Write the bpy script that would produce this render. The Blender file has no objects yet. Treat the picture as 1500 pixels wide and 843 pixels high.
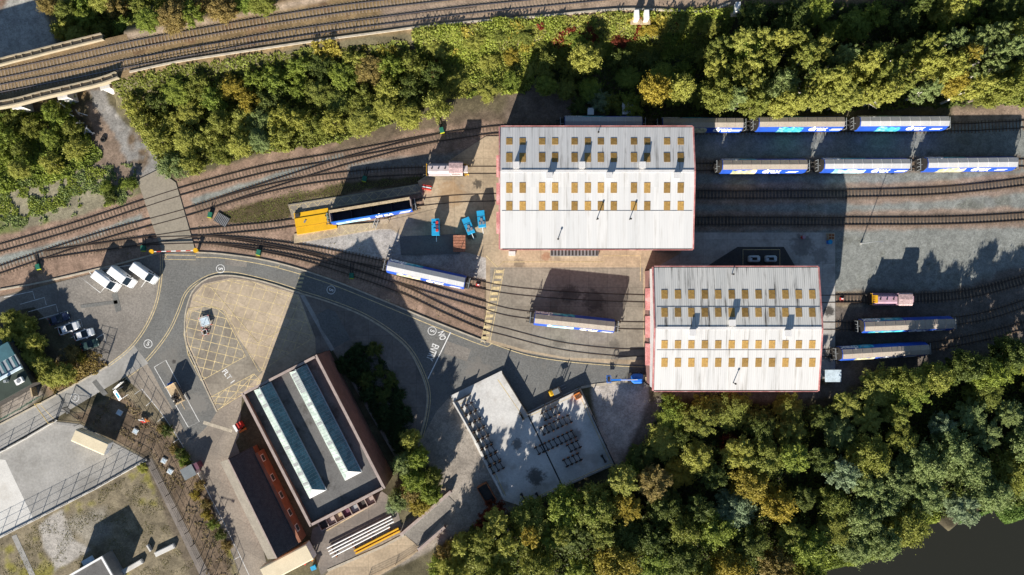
import bpy, math, random
import numpy as np
from mathutils import Vector, Matrix
C = bpy.context.scene
COL = C.collection
# ------------------------------------------------------------------ camera, world, sun, exposure
ALT = 1000.0 / 7.0
def P(px, py, z=0.0):
    k = (1 - z / ALT) / 7.0
    return Vector(((px - 750) * k, (421.5 - py) * k, z))
cd = bpy.data.cameras.new('camera'); cam = bpy.data.objects.new('camera', cd); COL.objects.link(cam)
cam.location = (0, 0, ALT); cam.rotation_euler = (0, 0, 0)
cd.sensor_width = 36; cd.lens = 24; cd.clip_start = 1; cd.clip_end = 6000
C.camera = cam
SUN_EL = math.radians(20.5)
sd = Vector((0.345, 0.939, 0)).normalized()            # direction the light travels over the ground
W = bpy.data.worlds.new('World'); C.world = W; W.use_nodes = True
nt = W.node_tree
sky = nt.nodes.new('ShaderNodeTexSky'); sky.sky_type = 'NISHITA'; sky.sun_disc = False
sky.ozone_density = 1.6; sky.air_density = 0.9; sky.dust_density = 0.2; sky.sun_elevation = SUN_EL; sky.sun_rotation = math.atan2(-sd.x, -sd.y)
bg = nt.nodes['Background']; bg.inputs['Strength'].default_value = 0.05
nt.links.new(sky.outputs[0], bg.inputs['Color'])
sl = bpy.data.lights.new('sun', 'SUN'); sl.energy = 5.0; sl.angle = math.radians(0.5); sl.color = (1, 0.93, 0.83)
so = bpy.data.objects.new('sun', sl); COL.objects.link(so)
d = Vector((sd.x * math.cos(SUN_EL), sd.y * math.cos(SUN_EL), -math.sin(SUN_EL)))
so.rotation_euler = d.to_track_quat('-Z', 'Y').to_euler(); so.location = (-60, -160, 120)
vs = C.view_settings; vs.view_transform = 'Standard'; vs.look = 'None'; vs.gamma = 1; vs.use_curve_mapping = False
vs.exposure = 1.15
rng = random.Random(7)
# ------------------------------------------------------------------ object helpers
def tag(o, label=None, cat=None, group=None, kind=None):
    if label: o['label'] = label
    if cat: o['category'] = cat
    if group: o['group'] = group
    if kind: o['kind'] = kind
    return o
def thing(name, label, cat, loc, rz=0.0, group=None):
    o = bpy.data.objects.new(name, None); COL.objects.link(o); o.empty_display_size = 0.5
    o.location = loc; o.rotation_euler = (0, 0, rz)
    return tag(o, label, cat, group)
def ang(d): return math.atan2(-d[1], d[0])             # heading of a photo direction in the world
def copy_tree(o, parent=None):
    c = o.copy(); COL.objects.link(c)
    if parent: c.parent = parent
    for ch in list(o.children): copy_tree(ch, c)
    return c
class MB:
    def __init__(s): s.V = []; s.F = []; s.M = []; s.m = 0
    def vs(s, pts):
        n = len(s.V); s.V += [tuple(p) for p in pts]; return n
    def face(s, idx): s.F.append(tuple(idx)); s.M.append(s.m)
    def poly(s, pts):
        n = s.vs(pts); s.face(range(n, n + len(pts))); return s
    def prism(s, pts, z0, z1):
        k = len(pts)
        a = sum(pts[i][0] * pts[(i + 1) % k][1] - pts[(i + 1) % k][0] * pts[i][1] for i in range(k))
        if a < 0: pts = list(pts)[::-1]
        n = s.vs([(p[0], p[1], z0) for p in pts] + [(p[0], p[1], z1) for p in pts])
        s.face([n + k - 1 - i for i in range(k)]); s.face(range(n + k, n + 2 * k))
        for i in range(k):
            j = (i + 1) % k; s.face((n + i, n + j, n + k + j, n + k + i))
        return s
    def box(s, cx, cy, cz, sx, sy, sz, rz=0.0, rx=0.0, ry=0.0):
        M = Matrix.Translation((cx, cy, cz)) @ Matrix.Rotation(rz, 4, 'Z') @ Matrix.Rotation(ry, 4, 'Y') @ Matrix.Rotation(rx, 4, 'X')
        q = [(-1,-1,-1),(1,-1,-1),(1,1,-1),(-1,1,-1),(-1,-1,1),(1,-1,1),(1,1,1),(-1,1,1)]
        n = s.vs([M @ Vector((a * sx / 2, b * sy / 2, c * sz / 2)) for a, b, c in q])
        for f in ((3,2,1,0),(4,5,6,7),(0,1,5,4),(1,2,6,5),(2,3,7,6),(3,0,4,7)): s.face([n + i for i in f])
        return s
    def cyl(s, p0, p1, r0, r1=None, k=8, caps=True):
        r1 = r0 if r1 is None else r1
        p0 = Vector(p0); p1 = Vector(p1); a = (p1 - p0)
        if a.length < 1e-6: return s
        a.normalize(); u = a.orthogonal().normalized(); v = a.cross(u)
        n = s.vs([p0 + (u * math.cos(t) + v * math.sin(t)) * r0 for t in [2 * math.pi * i / k for i in range(k)]] +
                 [p1 + (u * math.cos(t) + v * math.sin(t)) * r1 for t in [2 * math.pi * i / k for i in range(k)]])
        for i in range(k):
            j = (i + 1) % k; s.face((n + i, n + j, n + k + j, n + k + i))
        if caps: s.face([n + k - 1 - i for i in range(k)]); s.face(range(n + k, n + 2 * k))
        return s
    def loft(s, secs, caps=True, closed=True):
        k = len(secs[0]); ns = [s.vs(x) for x in secs]
        for a, b in zip(ns, ns[1:]):
            for i in range(k if closed else k - 1):
                j = (i + 1) % k; s.face((a + i, a + j, b + j, b + i))
        if caps: s.face([ns[0] + k - 1 - i for i in range(k)]); s.face([ns[-1] + i for i in range(k)])
        return s
    def build(s, name, mats, parent=None, smooth=False, loc=None):
        me = bpy.data.meshes.new(name); me.from_pydata(s.V, [], s.F)
        if not isinstance(mats, (list, tuple)): mats = [mats]
        for m in mats: me.materials.append(m)
        if len(mats) > 1: me.polygons.foreach_set('material_index', s.M)
        if smooth: me.polygons.foreach_set('use_smooth', [True] * len(me.polygons))
        me.update()
        o = bpy.data.objects.new(name, me); COL.objects.link(o)
        if parent: o.parent = parent
        if loc: o.location = loc
        return o
def linkmesh(name, me, parent=None, loc=None, rz=None):
    o = bpy.data.objects.new(name, me); COL.objects.link(o)
    if parent: o.parent = parent
    if loc is not None: o.location = loc
    if rz is not None: o.rotation_euler = (0, 0, rz)
    return o
def rr(hw, z0, z1, r, x):                              # rounded-top section across a body at x
    return [(x, -hw * 0.96, z0), (x, -hw, z0 + r), (x, -hw, z1 - r * 1.2), (x, -hw + r * 0.35, z1 - r * 0.35), (x, -hw + r * 1.2, z1),
            (x, hw - r * 1.2, z1), (x, hw - r * 0.35, z1 - r * 0.35), (x, hw, z1 - r * 1.2), (x, hw, z0 + r), (x, hw * 0.96, z0)]
# ------------------------------------------------------------------ materials
def newmat(name):
    m = bpy.data.materials.new(name); m.use_nodes = True
    return m, m.node_tree, m.node_tree.nodes['Principled BSDF']
def N(t, kind, **kw):
    n = t.nodes.new(kind)
    for k, v in kw.items(): setattr(n, k, v)
    return n
def math_n(t, op, a, b=None, clamp=False):
    n = N(t, 'ShaderNodeMath', operation=op, use_clamp=clamp)
    for i, x in enumerate((a, b)):
        if x is None: continue
        if isinstance(x, (int, float)): n.inputs[i].default_value = x
        else: t.links.new(x, n.inputs[i])
    return n.outputs[0]
def noise(t, vec, scale, detail=3, rough=0.6, w=None):
    n = N(t, 'ShaderNodeTexNoise'); n.inputs['Scale'].default_value = scale; n.inputs['Detail'].default_value = detail
    n.inputs['Roughness'].default_value = rough; t.links.new(vec, n.inputs['Vector']); return n.outputs['Fac']
def ramp(t, fac, a, b, va=0.0, vb=1.0):
    n = N(t, 'ShaderNodeMapRange', interpolation_type='SMOOTHSTEP'); t.links.new(fac, n.inputs[0])
    for i, v in ((1, a), (2, b), (3, va), (4, vb)): n.inputs[i].default_value = v
    return n.outputs[0]
def scalecol(t, col, fac):
    n = N(t, 'ShaderNodeVectorMath', operation='SCALE')
    if isinstance(col, tuple): n.inputs[0].default_value = col
    else: t.links.new(col, n.inputs[0])
    t.links.new(fac, n.inputs['Scale']); return n.outputs[0]
def mixcol(t, fac, a, b):
    n = N(t, 'ShaderNodeMix', data_type='RGBA')
    t.links.new(fac, n.inputs[0])
    for i, c in ((6, a), (7, b)):
        if isinstance(c, tuple): n.inputs[i].default_value = (*c, 1)
        else: t.links.new(c, n.inputs[i])
    return n.outputs[2]
def coords(t, world=False, sc=None):
    o = N(t, 'ShaderNodeNewGeometry').outputs['Position'] if world else N(t, 'ShaderNodeTexCoord').outputs['Object']
    if sc:
        m = N(t, 'ShaderNodeMapping'); m.inputs['Scale'].default_value = sc; t.links.new(o, m.inputs[0]); o = m.outputs[0]
    return o
def mat(name, col, rough=0.8, var=0.12, scale=0.8, fine=0.12, fscale=8.0, metal=0.0, stain=None, stain_amt=0.5, stain_sc=0.25, world=False,
        joints=None, blobs=None, jstr=1.0, spread=0.0, grain=0.0, stretch=None, bump=0.0, spec=0.3, coat=0.0):
    m, t, b = newmat(name)
    v = coords(t, world, stretch)
    f1 = ramp(t, noise(t, v, scale, 4), 0.3, 0.7, 1 - var, 1 + var)
    f2 = ramp(t, noise(t, v, fscale, 2), 0.3, 0.7, 1 - fine, 1 + fine)
    c = scalecol(t, tuple(col), math_n(t, 'MULTIPLY', f1, f2))
    if spread:
        c = scalecol(t, c, ramp(t, N(t, 'ShaderNodeObjectInfo').outputs['Random'], 0, 1, 1 - spread, 1 + spread * .5))
    if grain:
        vo = N(t, 'ShaderNodeTexVoronoi'); vo.inputs['Scale'].default_value = 4.2; t.links.new(v, vo.inputs['Vector']); sx = N(t, 'ShaderNodeSeparateXYZ'); t.links.new(vo.outputs['Color'], sx.inputs[0])
        c = scalecol(t, c, ramp(t, sx.outputs[0], 0, 1, 1 - grain, 1 + grain))
    if stain:
        s = math_n(t, 'MULTIPLY', ramp(t, noise(t, v, stain_sc, 5, 0.65), 0.48, 0.68), stain_amt)
        c = mixcol(t, s, c, tuple(stain))
    if joints:
        bt = N(t, 'ShaderNodeTexBrick'); bt.offset = joints[2] if len(joints) > 2 else 0.0
        mp = N(t, 'ShaderNodeMapping'); mp.inputs['Rotation'].default_value = (0, 0, joints[3] if len(joints) > 3 else 0)
        t.links.new(coords(t, True), mp.inputs[0]); t.links.new(mp.outputs[0], bt.inputs['Vector'])
        bt.inputs['Scale'].default_value = 1; bt.inputs['Brick Width'].default_value = joints[0]; bt.inputs['Row Height'].default_value = joints[1]
        bt.inputs['Mortar Size'].default_value = 0.03; bt.inputs['Mortar Smooth'].default_value = 0.3
        bt.inputs['Color1'].default_value = (1, 1, 1, 1); g1 = 1 - 0.14 * jstr; g2 = 1 - 0.47 * jstr; bt.inputs['Color2'].default_value = (g1, g1, g1, 1); bt.inputs['Mortar'].default_value = (g2, g2, g2, 1)
        mx = N(t, 'ShaderNodeMix', data_type='RGBA', blend_type='MULTIPLY'); mx.inputs[0].default_value = 1.0
        t.links.new(c, mx.inputs[6]); t.links.new(bt.outputs['Color'], mx.inputs[7]); c = mx.outputs[2]
    for bx, by, br, bc_, ba in (blobs or ()):
        vd = N(t, 'ShaderNodeVectorMath', operation='DISTANCE'); t.links.new(coords(t, True, (1, 1, 0)), vd.inputs[0]); vd.inputs[1].default_value = (bx, by, 0)
        dn = math_n(t, 'ADD', vd.outputs['Value'], math_n(t, 'MULTIPLY', math_n(t, 'SUBTRACT', noise(t, coords(t, True), 1.6 / br + .4, 4, .7), 0.5), br * 1.9))
        c = mixcol(t, ramp(t, dn, br * .55, br * 1.15, ba, 0.0), c, tuple(bc_))
    t.links.new(c, b.inputs['Base Color'])
    b.inputs['Roughness'].default_value = rough; b.inputs['Metallic'].default_value = metal
    b.inputs['Specular IOR Level'].default_value = spec; b.inputs['Coat Weight'].default_value = coat
    if bump:
        bp = N(t, 'ShaderNodeBump'); bp.inputs['Strength'].default_value = bump; bp.inputs['Distance'].default_value = 0.05
        t.links.new(noise(t, v, fscale, 2), bp.inputs['Height']); t.links.new(bp.outputs[0], b.inputs['Normal'])
    return m
def roofmat(name, col, dirt, dcol, period=0.33, ribs=0.9):       # profiled sheet, ribs run down the slope (local Y)
    m, t, b = newmat(name)
    o = coords(t)
    mp = N(t, 'ShaderNodeMapping'); mp.inputs['Scale'].default_value = (1.6, 0.05, 0.05); t.links.new(o, mp.inputs[0])
    mp2 = N(t, 'ShaderNodeMapping'); mp2.inputs['Scale'].default_value = (0.9, 0.18, 0.2); t.links.new(o, mp2.inputs[0])
    wv = N(t, 'ShaderNodeTexWave', wave_type='BANDS', bands_direction='X'); t.links.new(o, wv.inputs[0])
    wv.inputs['Scale'].default_value = 0.314 / period; wv.inputs['Distortion'].default_value = 0.0
    rib = ramp(t, wv.outputs['Fac'], 0.0, 0.45, ribs, 1.0)
    sheet = N(t, 'ShaderNodeTexBrick'); sheet.offset = 0.0; t.links.new(o, sheet.inputs[0])
    sheet.inputs['Scale'].default_value = 1; sheet.inputs['Brick Width'].default_value = 1.0; sheet.inputs['Row Height'].default_value = 40; sheet.inputs['Mortar Size'].default_value = 0.0
    sheet.inputs['Color1'].default_value = (1, 1, 1, 1); sheet.inputs['Color2'].default_value = (0.88, 0.89, 0.9, 1)
    st = math_n(t, 'MULTIPLY', ramp(t, noise(t, mp.outputs[0], 1.0, 5, 0.75), 0.46, 0.72), ramp(t, noise(t, mp2.outputs[0], 1.0, 4), 0.35, 0.65))
    st = math_n(t, 'MULTIPLY', st, dirt, True)
    c = mixcol(t, st, tuple(col), tuple(dcol))
    mx = N(t, 'ShaderNodeMix', data_type='RGBA', blend_type='MULTIPLY'); mx.inputs[0].default_value = 1.0
    t.links.new(c, mx.inputs[6]); t.links.new(sheet.outputs['Color'], mx.inputs[7])
    t.links.new(scalecol(t, mx.outputs[2], rib), b.inputs['Base Color'])
    b.inputs['Roughness'].default_value = 0.55; b.inputs['Specular IOR Level'].default_value = 0.3
    return m
def leafmat(name, col, col2):
    m, t, b = newmat(name)
    at = N(t, 'ShaderNodeAttribute', attribute_name='tint')
    oi = N(t, 'ShaderNodeObjectInfo')
    c = mixcol(t, math_n(t, 'MULTIPLY', math_n(t, 'ADD', at.outputs['Fac'], oi.outputs['Random']), 0.5), tuple(col), tuple(col2))
    c = scalecol(t, c, math_n(t, 'ADD', math_n(t, 'MULTIPLY', at.outputs['Fac'], 0.55), 0.72))
    t.links.new(c, b.inputs['Base Color']); b.inputs['Roughness'].default_value = 0.6; b.inputs['Specular IOR Level'].default_value = 0.25
    tr = N(t, 'ShaderNodeBsdfTranslucent'); t.links.new(c, tr.inputs[0])
    mx = N(t, 'ShaderNodeMixShader'); mx.inputs[0].default_value = 0.38
    t.links.new(b.outputs[0], mx.inputs[1]); t.links.new(tr.outputs[0], mx.inputs[2])
    t.links.new(mx.outputs[0], t.nodes['Material Output'].inputs[0])
    return m
M = {}
def mm(key, *a, **k): M[key] = mat(key, *a, **k); return M[key]
DK = (0.035, 0.032, 0.03)
def BB(px, py, r, c=DK, a=.8): p = P(px, py); return (p.x, p.y, r, c, a)
mm('asphalt_dark', (0.150, 0.150, 0.142), 0.85, 0.10, 0.12, 0.14, 3.0, stain=(0.215, 0.20, 0.175), stain_amt=0.6, stain_sc=0.08, world=True, joints=(11, 7, 0.37, 0.25), jstr=0.45, grain=0.09, blobs=[BB(208, 467, .9), BB(290, 590, 2.5, (.24, .225, .2), .5), BB(255, 530, .5), BB(700, 545, 3, (.21, .19, .165), .5)])
mm('paving_brown', (0.285, 0.245, 0.20), 0.9, 0.12, 0.15, 0.14, 2.5, stain=(0.17, 0.15, 0.13), stain_amt=0.5, stain_sc=0.12, world=True, joints=(7, 5, .5, .5))
mm('pad_concrete', (0.56, 0.55, 0.525), 0.7, 0.10, 0.25, 0.08, 3.0, stain=(0.36, 0.335, 0.30), stain_amt=0.75, stain_sc=0.18, world=True, blobs=[BB(785, 698, 2.0), BB(757, 650, 1.3, DK, .7), BB(845, 636, 1.2, DK, .5), BB(735, 715, 1.5, (.2, .18, .15), .6), BB(690, 640, 1.6, (.2, .19, .17), .5)])
mm('asphalt_old', (0.225, 0.205, 0.18), 0.9, 0.12, 0.15, 0.12, 2.5, joints=(9, 6, 0.4, 0.5), jstr=0.5, grain=0.12, stain=(0.11, 0.105, 0.10), stain_amt=0.45, stain_sc=0.1, world=True)
mm('concrete_tan', (0.44, 0.345, 0.235), 0.9, 0.12, 0.2, 0.12, 2.0, stain=(0.19, 0.15, 0.11), stain_amt=0.65, stain_sc=0.12, world=True, joints=(6, 4.5), blobs=[BB(600, 296, 2.6, (.30, .17, .07), .6), BB(660, 285, 3, (.30, .18, .08), .5), BB(690, 345, 1.2), BB(700, 270, 1.0), BB(760, 388, 1.3, DK, .5), BB(930, 470, .8), BB(925, 500, 1.2, DK, .5), BB(800, 376, 1.0, (.30, .12, .06), .5)])
mm('concrete_box', (0.47, 0.38, 0.275), 0.9, 0.10, 0.2, 0.10, 2.0, stain=(0.25, 0.20, 0.15), stain_amt=0.5, stain_sc=0.15, world=True, joints=(5, 5, 0.5, 0.5))
mm('concrete_olive', (0.285, 0.252, 0.203), 0.9, 0.10, 0.2, 0.12, 2.0, stain=(0.16, 0.135, 0.11), stain_amt=0.6, stain_sc=0.15, world=True, joints=(4, 4), blobs=[BB(870, 440, 2.6, DK, .6), BB(835, 432, 2.2, DK, .6), BB(820, 502, 1.4, DK, .4), BB(900, 505, 1.2, DK, .4), BB(310, 500, 1.3, (.16, .16, .15), .6)])
mm('concrete_dark', (0.22, 0.19, 0.165), 0.9, 0.12, 0.2, 0.12, 2.0, stain=(0.12, 0.11, 0.10), stain_amt=0.55, stain_sc=0.14, world=True, joints=(5, 5))
mm('bay_dark', (0.06, 0.06, 0.06), 0.9, 0.15, 0.3, 0.12, 3, world=True)
mm('concrete_slab', (0.45, 0.43, 0.40), 0.9, 0.12, 0.2, 0.10, 2.0, stain=(0.20, 0.19, 0.17), stain_amt=0.6, stain_sc=0.12, world=True, joints=(5, 5), blobs=[BB(1214, 456, 1.2, DK, .9), BB(1175, 360, 2.5, DK, .5), BB(1200, 375, 2, DK, .4), BB(1215, 520, 1.6, DK, .6)])
mm('concrete_grey', (0.33, 0.32, 0.30), 0.9, 0.12, 0.2, 0.10, 2.0, stain=(0.20, 0.19, 0.17), stain_amt=0.55, stain_sc=0.12, world=True)
mm('concrete_pale', (0.60, 0.585, 0.55), 0.85, 0.07, 0.25, 0.06, 3.0, stain=(0.42, 0.39, 0.34), stain_amt=0.5, stain_sc=0.15, world=True)
mm('kerb', (0.42, 0.37, 0.29), 0.9, 0.15, 1.0)
mm('crossing', (0.29, 0.255, 0.20), 0.9, 0.10, 0.3, 0.10, 2.5, stain=(0.17, 0.15, 0.12), stain_amt=0.6, stain_sc=0.3, world=True)
mm('paint_yellow', (0.58, 0.43, 0.16), 0.8, 0.18, 1.2, 0.2, 6, world=True, stain=(0.28, 0.23, 0.15), stain_amt=0.8, stain_sc=0.9)
mm('paint_cream', (0.60, 0.48, 0.26), 0.8, 0.22, 1.0, 0.2, 5, world=True, stain=(0.27, 0.23, 0.17), stain_amt=0.32, stain_sc=0.7)
mm('paint_white', (0.74, 0.74, 0.72), 0.8, 0.12, 1.2, 0.15, 6, world=True, stain=(0.25, 0.24, 0.22), stain_amt=0.45, stain_sc=1.1)
mm('rail', (0.060, 0.042, 0.032), 0.6, 0.2, 0.6, metal=0.2)
mm('rail_bright', (0.62, 0.56, 0.55), 0.4, 0.1, 0.6, metal=0.8)
mm('sleeper_wood', (0.185, 0.135, 0.095), 0.9, 0.25, 0.7, 0.25, 5)
mm('sleeper_concrete', (0.29, 0.225, 0.16), 0.9, 0.2, 0.7, 0.15, 5)
mm('oily', (0.06, 0.052, 0.045), 0.85, 0.3, 0.7, 0.2, 5, world=True)
mm('red_trim', (0.46, 0.185, 0.175), 0.7, 0.25, 0.6, 0.15, 5, stain=(0.5, 0.42, 0.40), stain_amt=0.5, stain_sc=0.6)
mm('red_wall', (0.25, 0.14, 0.125), 0.8, 0.12, 0.6)
mm('pale_clad', (0.62, 0.61, 0.60), 0.6, 0.08, 0.6)
mm('brick', (0.20, 0.092, 0.07), 0.9, 0.15, 0.8, 0.18, 6)
mm('brick_orange', (0.29, 0.125, 0.075), 0.9, 0.15, 0.8, 0.18, 6)
mm('coping', (0.36, 0.29, 0.26), 0.9, 0.15, 0.8)
mm('felt', (0.135, 0.132, 0.128), 0.95, 0.12, 0.4, 0.12, 4, stain=(0.05, 0.045, 0.04), stain_amt=0.8, stain_sc=0.22)
mm('glass_bar', (0.36, 0.43, 0.395), 0.5, 0.2, 0.8, 0.12, 4, stain=(0.22, 0.28, 0.26), stain_amt=0.6, stain_sc=0.5)
mm('glass_teal', (0.10, 0.20, 0.22), 0.25, 0.35, 0.7, 0.25, 4, spec=0.6)
mm('glass_pane', (0.06, 0.08, 0.09), 0.1, 0.1, 1, spec=0.6)
mm('slate', (0.06, 0.063, 0.064), 0.85, 0.18, 1.2, 0.25, 6, stain=(0.14, 0.11, 0.08), stain_amt=0.25, stain_sc=0.35)  # annexe slope turned from the sun, its shade put into the dark tone
mm('slate_line', (0.125, 0.127, 0.13), 0.9, 0.2, 1.5)
mm('slate_lit', (0.175, 0.158, 0.132), 0.9, 0.12, 0.5, 0.18, 5)  # same slates on the sunlit slope, sunlight put into the paler tone
mm('blue', (0.012, 0.065, 0.38), 0.45, 0.12, 0.4, 0.1, spec=0.45, stain=(0.03, 0.055, 0.16), stain_amt=0.5, stain_sc=0.6)
mm('roof_cream', (0.36, 0.315, 0.262), 0.7, 0.12, 0.3, 0.12, 5, stain=(0.28, 0.23, 0.19), stain_amt=0.6, stain_sc=0.3)
mm('roof_white', (0.43, 0.435, 0.445), 0.7, 0.08, 0.3, 0.06, 5, stain=(0.45, 0.42, 0.40), stain_amt=0.5, stain_sc=0.3)
mm('white', (0.78, 0.78, 0.77), 0.5, 0.05, 0.6, 0.03)
mm('van_white', (0.80, 0.81, 0.82), 0.3, 0.02, 0.6, 0.01, spec=0.5, coat=0.4)
mm('silver', (0.70, 0.71, 0.72), 0.3, 0.03, 0.6, 0.02, metal=0.0, spec=0.5)
mm('navy', (0.02, 0.03, 0.07), 0.3, 0.05, 0.6, spec=0.5, coat=0.4)
mm('dark_green_car', (0.03, 0.06, 0.055), 0.3, 0.05, 0.6, spec=0.5, coat=0.4)
mm('windscreen', (0.012, 0.02, 0.028), 0.08, 0.0, 1, 0.0, spec=0.6)
mm('tyre', (0.018, 0.018, 0.018), 0.9, 0.1, 2)
mm('steel_dark', (0.05, 0.046, 0.043), 0.7, 0.2, 1.0, metal=0.3)
mm('steel_grey', (0.30, 0.31, 0.32), 0.5, 0.12, 1.0, metal=0.5)
mm('galv', (0.45, 0.48, 0.49), 0.5, 0.1, 1.0, metal=0.5)
mm('rust', (0.26, 0.10, 0.045), 0.9, 0.25, 1.0, 0.25, 5)
mm('rust_lid', (0.36, 0.16, 0.10), 0.9, 0.2, 0.8, 0.25, 5, stain=(0.14, 0.06, 0.04), stain_amt=0.6, stain_sc=0.8)
mm('pink_loco', (0.42, 0.27, 0.34), 0.6, 0.1, 0.7, 0.08, stain=(0.38, 0.26, 0.26), stain_amt=0.5, stain_sc=0.8)
mm('white_loco', (0.50, 0.44, 0.44), 0.6, 0.1, 0.7, 0.08, stain=(0.40, 0.30, 0.28), stain_amt=0.5, stain_sc=0.8)
mm('loco_roof', (0.46, 0.33, 0.32), 0.8, 0.2, 1.5, 0.3, 5)
mm('yellow', (0.72, 0.40, 0.015), 0.5, 0.10, 0.5, 0.05, stain=(0.5, 0.27, 0.02), stain_amt=0.5, stain_sc=0.5)
mm('lime', (0.55, 0.55, 0.02), 0.6, 0.05)
mm('plant_blue', (0.02, 0.30, 0.55), 0.5, 0.08, 0.6)
mm('lift_blue', (0.02, 0.17, 0.62), 0.45, 0.06, 0.6, spec=0.5)
mm('green_box', (0.02, 0.14, 0.09), 0.6, 0.1, 1)
mm('red', (0.55, 0.05, 0.04), 0.5, 0.1, 1)
mm('orange', (0.65, 0.20, 0.04), 0.6, 0.15, 1)
mm('purple_brown', (0.13, 0.05, 0.08), 0.7, 0.1, 1)
mm('cover_blue', (0.52, 0.62, 0.68), 0.8, 0.15, 1.0)
mm('cream_box', (0.66, 0.57, 0.40), 0.7, 0.06, 0.3, 0.06, 4, stain=(0.5, 0.42, 0.28), stain_amt=0.4, stain_sc=0.4)
mm('timber_pale', (0.46, 0.36, 0.23), 0.9, 0.15, 0.8, 0.2, 5)
mm('grey_roof', (0.17, 0.19, 0.20), 0.7, 0.1, 0.6)
mm('girder', (0.34, 0.29, 0.205), 0.8, 0.15, 0.4, 0.12, 4, stain=(0.28, 0.21, 0.14), stain_amt=0.6, stain_sc=0.4)
mm('green_roof', (0.035, 0.05, 0.04), 0.8, 0.12, 0.4)
mm('teal_roof', (0.05, 0.13, 0.16), 0.6, 0.15, 0.4)
mm('bark', (0.16, 0.13, 0.10), 0.9, 0.2, 1.5)
mm('bark_birch', (0.52, 0.49, 0.44), 0.8, 0.25, 1.2)
mm('stone_pink', (0.46, 0.30, 0.23), 0.9, 0.2, 0.7)
mm('mural_pale', (0.36, 0.56, 0.66), 0.6, 0.5, 0.9, 0.2, 3, stain=(0.05, 0.42, 0.42), stain_amt=0.9, stain_sc=0.5)
mm('mural_sand', (0.50, 0.44, 0.28), 0.6, 0.45, 0.9, 0.2, 3, stain=(0.12, 0.28, 0.14), stain_amt=0.9, stain_sc=0.5)
mm('mural_teal', (0.04, 0.34, 0.44), 0.6, 0.5, 0.9, 0.2, 3, stain=(0.50, 0.58, 0.44), stain_amt=0.9, stain_sc=0.5)
mm('skylight', (0.37, 0.225, 0.065), 0.6, 0.25, 0.9, 0.15, 5, stain=(0.24, 0.15, 0.06), stain_amt=0.7, stain_sc=0.7, spread=0.35)
M['roof_north'] = roofmat('roof_sheet_weathered', (0.70, 0.69, 0.67), 1.0, (0.18, 0.165, 0.145), 0.33, 0.82)  # north slopes: sheet with dark dirt streaks
M['roof_north2'] = roofmat('roof_sheet_streaked', (0.70, 0.685, 0.64), 1.5, (0.09, 0.08, 0.07), 0.4, 0.8)
M['roof_south'] = roofmat('roof_sheet_pale', (0.625, 0.62, 0.61), 0.8, (0.36, 0.34, 0.31), 0.33, 0.93)  # south slopes: sheet with paler dirt streaks
M['roof_south2'] = roofmat('roof_sheet_pale_stained', (0.61, 0.60, 0.585), 1.1, (0.29, 0.27, 0.24), 0.4, 0.92)
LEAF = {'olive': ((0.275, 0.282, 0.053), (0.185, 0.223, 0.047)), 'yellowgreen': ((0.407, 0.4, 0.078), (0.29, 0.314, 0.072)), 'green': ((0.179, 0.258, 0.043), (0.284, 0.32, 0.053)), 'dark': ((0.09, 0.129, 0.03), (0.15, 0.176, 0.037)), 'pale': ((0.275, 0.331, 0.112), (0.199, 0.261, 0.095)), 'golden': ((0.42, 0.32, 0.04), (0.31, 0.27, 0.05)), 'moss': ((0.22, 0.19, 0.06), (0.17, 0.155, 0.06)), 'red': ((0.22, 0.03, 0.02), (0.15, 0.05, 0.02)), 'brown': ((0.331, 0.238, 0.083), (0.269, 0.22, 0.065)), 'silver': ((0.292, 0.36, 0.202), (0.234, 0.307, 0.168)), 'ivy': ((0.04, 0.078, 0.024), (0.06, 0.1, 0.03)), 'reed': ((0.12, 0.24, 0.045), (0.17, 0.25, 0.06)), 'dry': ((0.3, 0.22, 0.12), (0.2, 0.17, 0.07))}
LM = {k: leafmat('leaf_' + k, *v) for k, v in LEAF.items()}
# ------------------------------------------------------------------ terrain
nrs = np.random.RandomState(3)
def vnoise(x, y, s, seed=0):
    lat = np.random.RandomState(seed).rand(256, 256)
    u = x / s; v = y / s; i = np.floor(u).astype(int); j = np.floor(v).astype(int); fu = u - i; fv = v - j
    fu = fu * fu * (3 - 2 * fu); fv = fv * fv * (3 - 2 * fv)
    a = lat[i % 256, j % 256]; b = lat[(i + 1) % 256, j % 256]; c = lat[i % 256, (j + 1) % 256]; e = lat[(i + 1) % 256, (j + 1) % 256]
    return (a * (1 - fu) + b * fu) * (1 - fv) + (c * (1 - fu) + e * fu) * fv - 0.5
def fbm(x, y, s, seed=0): return vnoise(x, y, s, seed) + 0.5 * vnoise(x, y, s / 2.1, seed + 1) + 0.25 * vnoise(x, y, s / 4.3, seed + 2)
def sdist(pts, X, Y):                                   # signed distance to a polygon, negative inside
    D = np.full(X.shape, 1e9); ins = np.zeros(X.shape, bool); k = len(pts)
    for a in range(k):
        x0, y0 = pts[a][:2]; x1, y1 = pts[(a + 1) % k][:2]; ex, ey = x1 - x0, y1 - y0; L = ex * ex + ey * ey + 1e-9
        t = np.clip(((X - x0) * ex + (Y - y0) * ey) / L, 0, 1)
        D = np.minimum(D, np.hypot(X - x0 - t * ex, Y - y0 - t * ey))
        c = ((y0 > Y) != (y1 > Y)); ins ^= c & (X < (x1 - x0) * (Y - y0) / (y1 - y0 + 1e-12) + x0)
    return np.where(ins, -D, D)
EMB_H = 5.0
crest_s = [P(a, b, EMB_H) for a, b in ((-600, 290), (0, 172), (165, 112), (260, 92), (400, 70), (480, 58), (620, 40), (690, 33), (780, 26), (930, 14), (1100, 8), (1300, -2), (1500, -12), (2200, -40))]
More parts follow.
